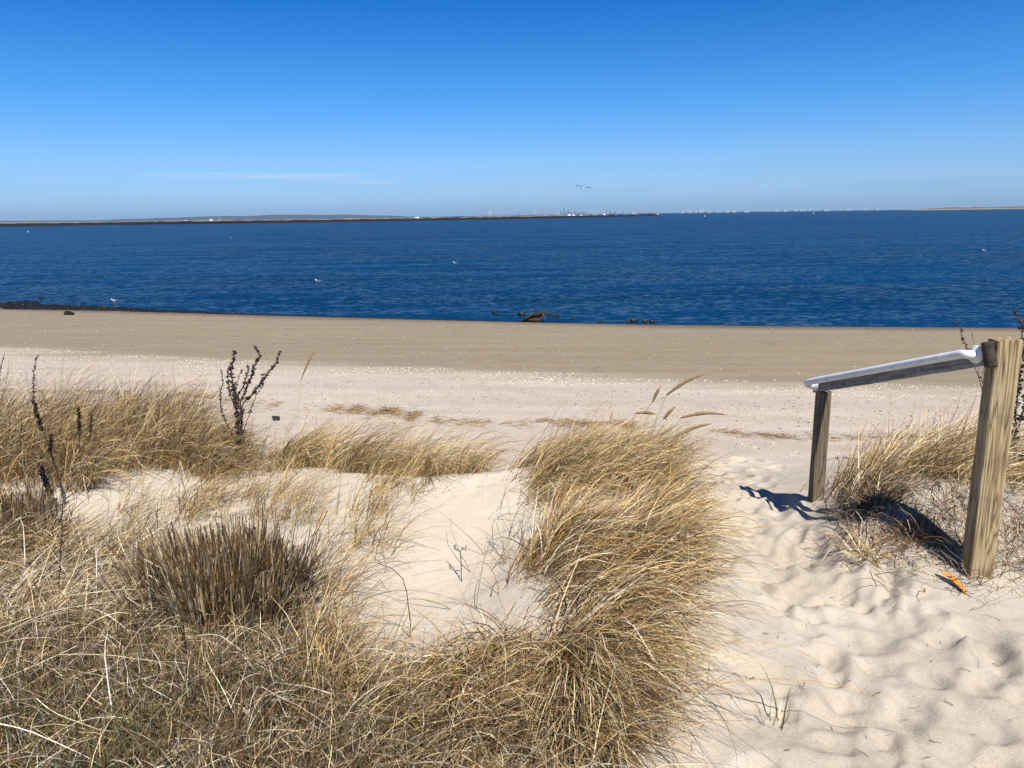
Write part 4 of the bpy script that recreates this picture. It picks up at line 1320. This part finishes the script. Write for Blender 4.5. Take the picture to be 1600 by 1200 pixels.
# long pier / breakwater
def strip(pxa, hpx, zoff, depth, name, mat, parent, origin, rough, cell, extra=0):
    """wall whose waterline follows the pixels on the water plane"""
    P = [on_plane(px, py, 0) for px, py in pxa]
    s = [0]
    for i in range(1, len(P)): s.append(s[-1] + (P[i] - P[i - 1]).length)
    n = int(s[-1] / cell)
    S = np.linspace(0, s[-1], n)
    X = np.interp(S, s, [p.x for p in P]); Y = np.interp(S, s, [p.y for p in P])
    Hh = np.interp(S, s, hpx) + rough * fbm(S / (cell * 2.5), S * 0, 9, 3)
    vs = []
    offs = [(0, None), (.25, .75), (.45, 1.0), (1.0, 1.0), (1.2, None)]
    for (d, k) in offs:
        for i in range(n):
            vs.append((X[i] - origin.x, Y[i] + d * depth + extra - origin.y, (zoff - 3 if k is None else zoff + Hh[i] * k)))
    fs = []
    for j in range(len(offs) - 1):
        for i in range(n - 1):
            a = j * n + i; fs.append((a, a + 1, a + n + 1, a + n))
    return MB().add(vs, fs, False).build(name, mat, parent)


pw = [(-500, 361.6), (-200, 357.4), (0, 354.2), (200, 351.2), (400, 348.6), (600, 345.5), (750, 343.0), (900, 340.0), (1000, 337.8), (1034, 336.9)]
org = on_plane(400, 348.6, 0)
pr_ = put('stone_pier', None, loc=tuple(org)); tag(pr_, 'long dark stone pier stretching across the bay from the left edge', 'pier')
strip(pw, [4.0, 3.9, 3.7, 3.3, 3.0, 2.8, 2.8, 2.9, 2.7, 1.5], 0, 8, 'rock_wall', M_STONE, pr_, org, .7, 3)
strip(pw[:-1], [4.6, 4.5, 4.4, 4.0, 3.8, 3.6, 3.6, 3.8, 3.0], 0, 16, 'deck', M_DECK, pr_, org, .8, 6, extra=7)


def far_building(px, pyb, pyt, wpx, Y, mat, label, kind='block', name='far_building', cat='building', group=None):
    b = at(px, pyb, Y); t = at(px, pyt, Y); w_ = wpx / FPX * Y
    h = max(t.z - b.z, 1); o = None
    root = None
    mb = MB()
    if kind == 'block':
        mb.box((0, 0, h / 2), (w_, w_ * .8, h)); mb.box((w_ * .1, 0, h + h * .05), (w_ * .35, w_ * .3, h * .1))
    elif kind == 'spire':
        mb.box((0, 0, h * .35), (w_, w_, h * .7)); mb.box((0, 0, h * .78), (w_ * .7, w_ * .7, h * .16)); mb.tube([(0, 0, h * .86), (0, 0, h)], [w_ * .12, w_ * .03], 6)
    elif kind == 'taper':
        mb.box((0, 0, h * .43), (w_, w_, h * .86), 0, .62); mb.tube([(0, 0, h * .86), (0, 0, h)], [w_ * .08, w_ * .02], 6)
    elif kind == 'step':
        mb.box((0, 0, h * .3), (w_, w_ * .8, h * .6)); mb.box((-w_ * .1, 0, h * .8), (w_ * .6, w_ * .5, h * .4))
    elif kind == 'shed':
        mb.box((0, 0, h * .35), (w_, w_ * .5, h * .7))
        d = w_ * .27; mb.add([(-w_ / 2, -d, h * .7), (w_ / 2, -d, h * .7), (w_ / 2, d, h * .7), (-w_ / 2, d, h * .7), (-w_ / 2, 0, h), (w_ / 2, 0, h)], [(0, 1, 5, 4), (2, 3, 4, 5), (0, 4, 3), (1, 2, 5)])
    elif kind == 'tank':
        mb.tube([(0, 0, 0), (0, 0, h * .6), (0, 0, h * .85), (0, 0, h)], [w_ / 2, w_ / 2, w_ * .36, w_ * .05], 16)
    elif kind == 'mast':
        mb.box((0, 0, h * .08), (w_ * 2, w_ * 2, h * .16)); mb.tube([(0, 0, 0), (0, 0, h)], [w_ * .4, w_ * .2], 6)
    o = mb.build(name, mat); o.location = b
    return tag(o, label, cat, group)


# things standing on the pier
def pier_Y(px):
    return float(np.interp(px, [p[0] for p in pw], [on_plane(*p, 0).y for p in pw])) + 12


GP = 'small buildings on the pier'
for (px, yb, yt, w_, mt_, kd, lb) in [
    (652, 343.0, 339.2, 6.5, M_WHITEB, 'shed', 'small white gabled building on the pier, left one of a pair left of the skyline'),
    (668, 342.6, 340.6, 8, M_WHITEB, 'block', 'low wide white building on the pier, right one of the pair'),
    (706, 341.6, 339.6, 3.5, M_WHITEB, 'shed', 'tiny pale hut on the pier between the white pair and the bridge'),
    (843, 339.0, 335.8, 12, M_DECK, 'step', 'long low brown and cream building on the pier under the right bridge tower'),
    (851, 338.6, 336.6, 5, M_WHITEB, 'block', 'small white block at the right end of the long cream building on the pier'),
    (866, 338.4, 336.6, 4, M_WHITEB, 'shed', 'tiny white hut on the pier just left of the tallest tower'),
    (889, 338.2, 334.8, 5.5, M_WHITEB, 'tank', 'brightest white domed tank on the pier below the skyline'),
    (896, 338.0, 335.6, 5, M_WHITEB, 'tank', 'smaller white tank touching the brightest tank on the pier'),
    (907, 337.6, 336.0, 5, M_WHITEB, 'shed', 'flat white shed on the pier right of the two white tanks'),
    (923, 337.2, 334.2, 5, M_DARKB, 'step', 'dark boxy structure on the pier right of the white shed'),
    (938, 336.9, 334.8, 8, M_REDB, 'block', 'low rust-red building on the pier in the middle of its right part'),
    (944, 336.5, 334.2, 4, M_WHITEB, 'block', 'white block on the pier right of the rust-red building'),
    (958, 336.3, 333.8, 3, M_DARKB, 'step', 'small dark shed on the pier near a thin mast'),
    (947.5, 336.4, 323.5, .8, M_GREYB, 'mast', 'tall thin mast on the pier right of the skyline'),
    (79, 351.5, 348.4, 3, M_WHITEB, 'shed', 'tiny white hut on the left part of the pier'),
    (195, 350.0, 345.8, 4, M_DECK, 'shed', 'cream hut on the left part of the pier, left one of two'),
    (206, 349.8, 346.6, 3, M_DECK, 'block', 'cream hut on the left part of the pier, right one of two'),
    (331, 347.6, 342.2, 5, M_WHITEB, 'step', 'white building on the pier below the start of the hills'),
    (291, 347.8, 344.2, 3, M_WHITEB, 'block', 'small white block on the pier left of the white building below the hills'),
    (343, 347.2, 338.0, .7, M_WHITEB, 'mast', 'thin white mast on the pier below the hills'),
]:
    far_building(px, yb, yt, w_, pier_Y(px), mt_, lb, kd, 'pier_building' if kd != 'mast' else 'mast', 'building' if kd != 'mast' else 'mast', GP if kd != 'mast' else 'masts on the pier')

# work ship moored at the pier end
q = on_plane(1022, 337.6, 0)
k = q.y / FPX
sh = put('work_ship', None, loc=(q.x, q.y + 6, 0)); tag(sh, 'red work ship with white cabin moored at the end of the pier', 'ship')
hl = MB(); n_ = 9; vs = []
for i in range(n_):
    s = i / (n_ - 1) * 2 - 1; w_ = 5 * (1 - abs(s) ** 4) + .3; x = s * 9 * k
    vs += [(x, -w_, 2.2 * k + .5 * abs(s) ** 3), (x, -w_ * .7, -.6), (x, w_ * .7, -.6), (x, w_, 2.2 * k + .5 * abs(s) ** 3)]
fs = []
for i in range(n_ - 1):
    for j in range(4):
        j2 = (j + 1) % 4; fs.append((i * 4 + j, i * 4 + 4 + j, i * 4 + 4 + j2, i * 4 + j2))
fs += [(0, 1, 2, 3), (32 + 3, 32 + 2, 32 + 1, 32)]
hl.add(vs, fs); hl.build('hull', M_REDB, sh)
MB().box((0, 0, 3.0 * k), (6 * k, 5, 1.8 * k)).box((-2 * k, 0, 4.1 * k), (2.5 * k, 4, .8 * k)).build('cabin', M_REDB, sh)
MB().box((6.5 * k, 0, 2.8 * k), (3 * k, 4, 1.4 * k)).build('wheelhouse', M_WHITEB, sh)
MB().tube([(-4 * k, 0, 2 * k), (-4.4 * k, 0, 5 * k)], .35, 6).tube([(-4.3 * k, 0, 4.8 * k), (-8 * k, 0, 3.2 * k)], .25, 6).build('crane', M_DARKB, sh)

# hazy city
YC = 22000
GC = 'towers of the far city skyline'
for (px, yt, w_, kd, lb) in [
    (881.3, 324.0, 2.4, 'taper', 'tallest hazy tower of the far skyline, tapering to a spire'),
    (877.0, 330.5, 2.2, 'block', 'short hazy tower just left of the tallest tower'),
    (884.5, 331.0, 2.0, 'step', 'low hazy tower pressed against the right side of the tallest tower'),
    (888.0, 327.4, 2.6, 'step', 'second tallest hazy tower, right of the tallest one'),
    (892.0, 330.6, 2.2, 'block', 'mid-height hazy block right of the second tallest tower'),
    (898.5, 328.2, 2.0, 'spire', 'slim hazy tower with a needle top in the middle of the skyline'),
    (903.0, 331.6, 3.0, 'block', 'wide low hazy block right of the needle-topped tower'),
    (907.5, 329.6, 1.8, 'step', 'stepped hazy tower left of the dark pier structure'),
    (912.0, 331.4, 2.4, 'block', 'low hazy block in the right half of the skyline'),
    (917.0, 330.2, 1.4, 'spire', 'thin hazy spire above the dark pier structure'),
    (953.5, 329.2, 2.4, 'spire', 'hazy tower alone right of the tall thin mast'),
    (961.0, 331.4, 2.6, 'block', 'low hazy block right of the lone hazy tower'),
    (974.0, 330.8, 2.0, 'step', 'small hazy stepped tower far right of the skyline'),
]:
    base = at(px, 335.0, YC)
    b = at(px, 348.3 - .0148 * px + 0.2, YC)
    t = at(px, yt, YC); wv = w_ / FPX * YC
    far_building(px, 336.5, yt, w_, YC, M_GREYB, lb, kd, 'tower', 'tower', GC)

# suspension bridge
YB = 19000
br = put('suspension_bridge', None, loc=tuple(at(800, 337.6, YB))); tag(br, 'faint pale suspension bridge far off, its two towers left of the skyline', 'bridge')
bi = Vector(br.location)
tp = []
for px, yt in ((765.3, 329.2), (836.6, 328.8)):
    b = at(px, 338.0, YB); t = at(px, yt, YB); ww = 18
    mb = MB()
    for s in (-1, 1): mb.box(((b.x - bi.x) + s * 11, 0, (b.z + t.z) / 2 - bi.z), (9, 12, t.z - b.z))
    mb.box((b.x - bi.x, 0, t.z - bi.z - 5), (30, 10, 8)); mb.box((b.x - bi.x, 0, b.z + (t.z - b.z) * .45 - bi.z), (24, 8, 6))
    mb.build('bridge_tower', M_WHITEB, br); tp.append((b.x - bi.x, t.z - bi.z))
dz = tp[0][1] * .32
mb = MB(); mb.box(((tp[0][0] + tp[1][0]) / 2, 0, dz), (abs(tp[1][0] - tp[0][0]) * 1.5, 20, 5)); mb.build('bridge_deck', M_GREYB, br)
mb = MB(); pts = []
for k in range(25):
    s = k / 24; pts.append((tp[0][0] + (tp[1][0] - tp[0][0]) * s, 0, dz + 8 + (tp[0][1] - dz - 8) * (2 * s - 1) ** 2))
mb.tube([(tp[0][0] - 420, 0, dz)] + pts + [(tp[1][0] + 420, 0, dz)], 1.6, 5); mb.build('bridge_cable', M_GREYB, br)
far_building(810.5, 337.4, 331.0, 1.2, 14000, M_GREYB, 'slim grey tower standing alone between the two bridge towers', 'spire', 'tower', 'tower', GC)

# pale apartment blocks along the far shore, right
GA = 'pale buildings along the far right shore'
YA = 14000
hz = lambda px: 348.3 - .0148 * px
for (px, h_, w_, kd, lb) in [
    (990, 2.2, 6, 'block', 'tiny pale block on the far shore just left of the red ship'),
    (1066, 1.6, 5, 'block', 'low pale block on the far shore right of the pier end'),
    (1078, 2.2, 4, 'step', 'small stepped pale block left of the tall twin slabs'),
    (1087, 3.0, 3, 'block', 'pale block directly left of the tall twin slabs'),
    (1093.5, 4.6, 2.6, 'block', 'tall white slab on the far shore, left twin'),
    (1097.5, 4.6, 2.6, 'block', 'tall white slab on the far shore, right twin'),
    (1108, 2.2, 5, 'step', 'low pale block right of the twin slabs'),
    (1121, 2.4, 3, 'block', 'narrow pale block right of the twin slabs, before the long low ones'),
    (1136, 2.6, 6, 'step', 'bright white low building midway along the far right shore'),
    (1146, 2.0, 6, 'block', 'long low pale building right of the bright white low one'),
    (1166, 1.8, 8, 'block', 'long low pale building in the flat middle stretch of the far shore'),
    (1212, 1.8, 5, 'block', 'small pale block left of the right-hand group of towers'),
    (1226, 2.4, 4, 'step', 'stepped pale block at the left of the right-hand group'),
    (1243, 2.6, 3, 'block', 'narrow pale tower of the right-hand group, second from its left'),
    (1251, 3.2, 3, 'block', 'taller pale tower in the middle of the right-hand group'),
    (1256, 2.6, 3, 'block', 'pale tower right beside the taller one of the right-hand group'),
    (1264, 3.6, 2.2, 'block', 'bright white tower at the right end of the right-hand group'),
    (1290, 1.6, 8, 'block', 'low wide pale building right of the right-hand group'),
    (1324, 1.6, 5, 'block', 'tiny pale block on the empty stretch of horizon'),
    (1352, 2.2, 4, 'step', 'last small white building before the sandy shore at the right'),
    (1370, 1.4, 5, 'block', 'faintest low pale block at the right end of the building line'),
]:
    far_building(px, hz(px) + .4, hz(px) - h_, w_, YA, M_APT, lb, kd, 'apartment_block', 'building', GA)

# buoys
def buoy(px, py, mat, label):
    q = on_plane(px, py, 0); s = q.y / FPX * .7
    mb = MB(); mb.tube([(0, 0, -.3), (0, 0, .5 * s), (0, 0, .6 * s), (0, 0, 2.6 * s), (0, 0, 3.2 * s)], [.9 * s, .9 * s, .45 * s, .35 * s, .25 * s], 10)
    mb.blob((0, 0, 3.2 * s), (.5 * s, .5 * s, .5 * s), 3, 0)
    o = mb.build('buoy', mat); o.location = (q.x, q.y, 0); tag(o, label, 'buoy', 'buoys on the bay')


buoy(1101, 338.5, M_WHITEB, 'white buoy far out below the twin white slabs')
buoy(700, 356.0, M_REDB, 'dull red buoy on the water below the pier')
buoy(1271, 333.8, M_WHITEB, 'tiny white buoy near the right horizon')

# ------------------------------------------------------------------ air
if HAZE > 0:
    hm = bpy.data.materials.new('haze_air'); hm.use_nodes = True
    nt = hm.node_tree; nt.nodes.remove(nt.nodes['Principled BSDF'])
    vol = nt.nodes.new('ShaderNodeVolumePrincipled'); vol.inputs['Density'].default_value = HAZE
    vol.inputs['Color'].default_value = (.50, .73, .92, 1); vol.inputs['Anisotropy'].default_value = 0.0
    nt.links.new(vol.outputs[0], nt.nodes['Material Output'].inputs['Volume'])
    o = MB().box((0, 28000, 245), (124000, 70000, 512)).build('haze', hm); tag(o, kind='stuff', label='thin blue haze in the far air')


# ------------------------------------------------------------------ sky, sun, camera
SUN_EL = R(57); SUN_AZ = math.atan2(.37, -.93)   # azimuth from +Y towards +X
sdir = Vector((math.sin(SUN_AZ) * math.cos(SUN_EL), math.cos(SUN_AZ) * math.cos(SUN_EL), math.sin(SUN_EL)))
w = bpy.data.worlds.new('World'); bpy.context.scene.world = w; w.use_nodes = True
nt = w.node_tree
bg = nt.nodes['Background']; bg.inputs['Strength'].default_value = .076
sky = nt.nodes.new('ShaderNodeTexSky'); sky.sky_type = 'NISHITA'; sky.sun_disc = False
sky.sun_elevation = SUN_EL; sky.sun_rotation = SUN_AZ
sky.air_density = 1.0; sky.dust_density = .3; sky.ozone_density = 3.0; sky.altitude = 0
# thin cirrus streaks low over the horizon
tc = nt.nodes.new('ShaderNodeTexCoord')
sp = nt.nodes.new('ShaderNodeSeparateXYZ'); nt.links.new(tc.outputs['Generated'], sp.inputs[0])
def wm(op, a, b=None, c=None):
    n = nt.nodes.new('ShaderNodeMath'); n.operation = op
    for i, v in enumerate((a, b, c)):
        if v is None: continue
        if hasattr(v, 'is_output'): nt.links.new(v, n.inputs[i])
        else: n.inputs[i].default_value = v
    return n.outputs[0]
azn = wm('ARCTAN2', sp.outputs[0], sp.outputs[1]); eln = wm('ARCSINE', sp.outputs[2])
# the deep saturated blue of a clear dry winter sky: filter per elevation
rp = nt.nodes.new('ShaderNodeValToRGB'); el_ = rp.color_ramp.elements
TINT = [(0.0, (.46, .79, 1.42)), (.010, (.48, .80, 1.45)), (.041, (.50, .82, 1.36)), (.087, (.24, .72, 1.30)), (.155, (.03, .51, 1.13)), (.40, (.06, .40, .92)), (1.0, (.07, .36, .82))]
while len(el_) < len(TINT): el_.new(.5)
for e, (p, c) in zip(el_, TINT): e.position = p; e.color = (c[0] / 1.4, c[1] / 1.4, c[2] / 1.4, 1)
nt.links.new(wm('MULTIPLY', eln, 1 / 1.5708), rp.inputs['Fac'])
m1 = nt.nodes.new('ShaderNodeVectorMath'); m1.operation = 'SCALE'; m1.inputs['Scale'].default_value = 1.4
nt.links.new(rp.outputs['Color'], m1.inputs[0])
m2 = nt.nodes.new('ShaderNodeVectorMath'); m2.operation = 'MULTIPLY'
nt.links.new(sky.outputs[0], m2.inputs[0]); nt.links.new(m1.outputs[0], m2.inputs[1]); skyc = m2.outputs[0]
cv = nt.nodes.new('ShaderNodeCombineXYZ')
nt.links.new(wm('MULTIPLY', azn, 5.0), cv.inputs[0]); nt.links.new(wm('MULTIPLY', eln, 120.0), cv.inputs[1])
cn = nt.nodes.new('ShaderNodeTexNoise'); cn.inputs['Scale'].default_value = 1.0; cn.inputs['Detail'].default_value = 5
nt.links.new(cv.outputs[0], cn.inputs['Vector'])
def smr(v, a, b):
    n = nt.nodes.new('ShaderNodeMapRange'); n.interpolation_type = 'SMOOTHSTEP'
    n.inputs['From Min'].default_value = a; n.inputs['From Max'].default_value = b
    nt.links.new(v, n.inputs['Value']); return n.outputs[0]
def streak(a0, a1, e0, thick):
    m = wm('MULTIPLY', smr(azn, a0, a0 + .12), wm('SUBTRACT', 1.0, smr(azn, a1 - .10, a1)))
    d = wm('ABSOLUTE', wm('SUBTRACT', eln, e0))
    return wm('MULTIPLY', m, wm('SUBTRACT', 1.0, smr(d, 0.0, thick)))
st = wm('ADD', streak(-.46, -.14, .0505, .0055), streak(-.27, -.12, .0430, .004))
st = wm('ADD', st, wm('MULTIPLY', streak(-.75, .75, .03, .03), .25))
fac = wm('MULTIPLY', st, smr(cn.outputs['Fac'], .32, .68))
fac = wm('MULTIPLY', fac, .8)
mx = nt.nodes.new('ShaderNodeMix'); mx.data_type = 'RGBA'
nt.links.new(fac, mx.inputs[0]); nt.links.new(skyc, mx.inputs[6]); mx.inputs[7].default_value = (6.2, 7.2, 9.6, 1)
nt.links.new(mx.outputs[2], bg.inputs['Color'])

sl = bpy.data.lights.new('sun', 'SUN'); sl.energy = 4.65; sl.angle = R(.53); sl.color = (1, .95, .875)
so = bpy.data.objects.new('sun', sl); COL.objects.link(so)
so.rotation_euler = (-sdir).to_track_quat('-Z', 'Y').to_euler(); so.location = (5, -5, 20)

cam = bpy.data.cameras.new('camera'); co = bpy.data.objects.new('camera', cam); COL.objects.link(co)
cam.sensor_width = 36; cam.lens = 36 * FPX / 1600
cam.clip_start = .05; cam.clip_end = 150000
mt = Matrix((( _r.x, _u.x, -_f.x, 0), (_r.y, _u.y, -_f.y, 0), (_r.z, _u.z, -_f.z, CAM_Z), (0, 0, 0, 1)))
co.matrix_world = mt
sc_ = bpy.context.scene
sc_.camera = co
sc_.view_settings.view_transform = 'Standard'; sc_.view_settings.look = 'None'
sc_.view_settings.exposure = .50; sc_.view_settings.gamma = 1
sc_.cycles.max_bounces = 6; sc_.cycles.diffuse_bounces = 1; sc_.cycles.transparent_max_bounces = 6
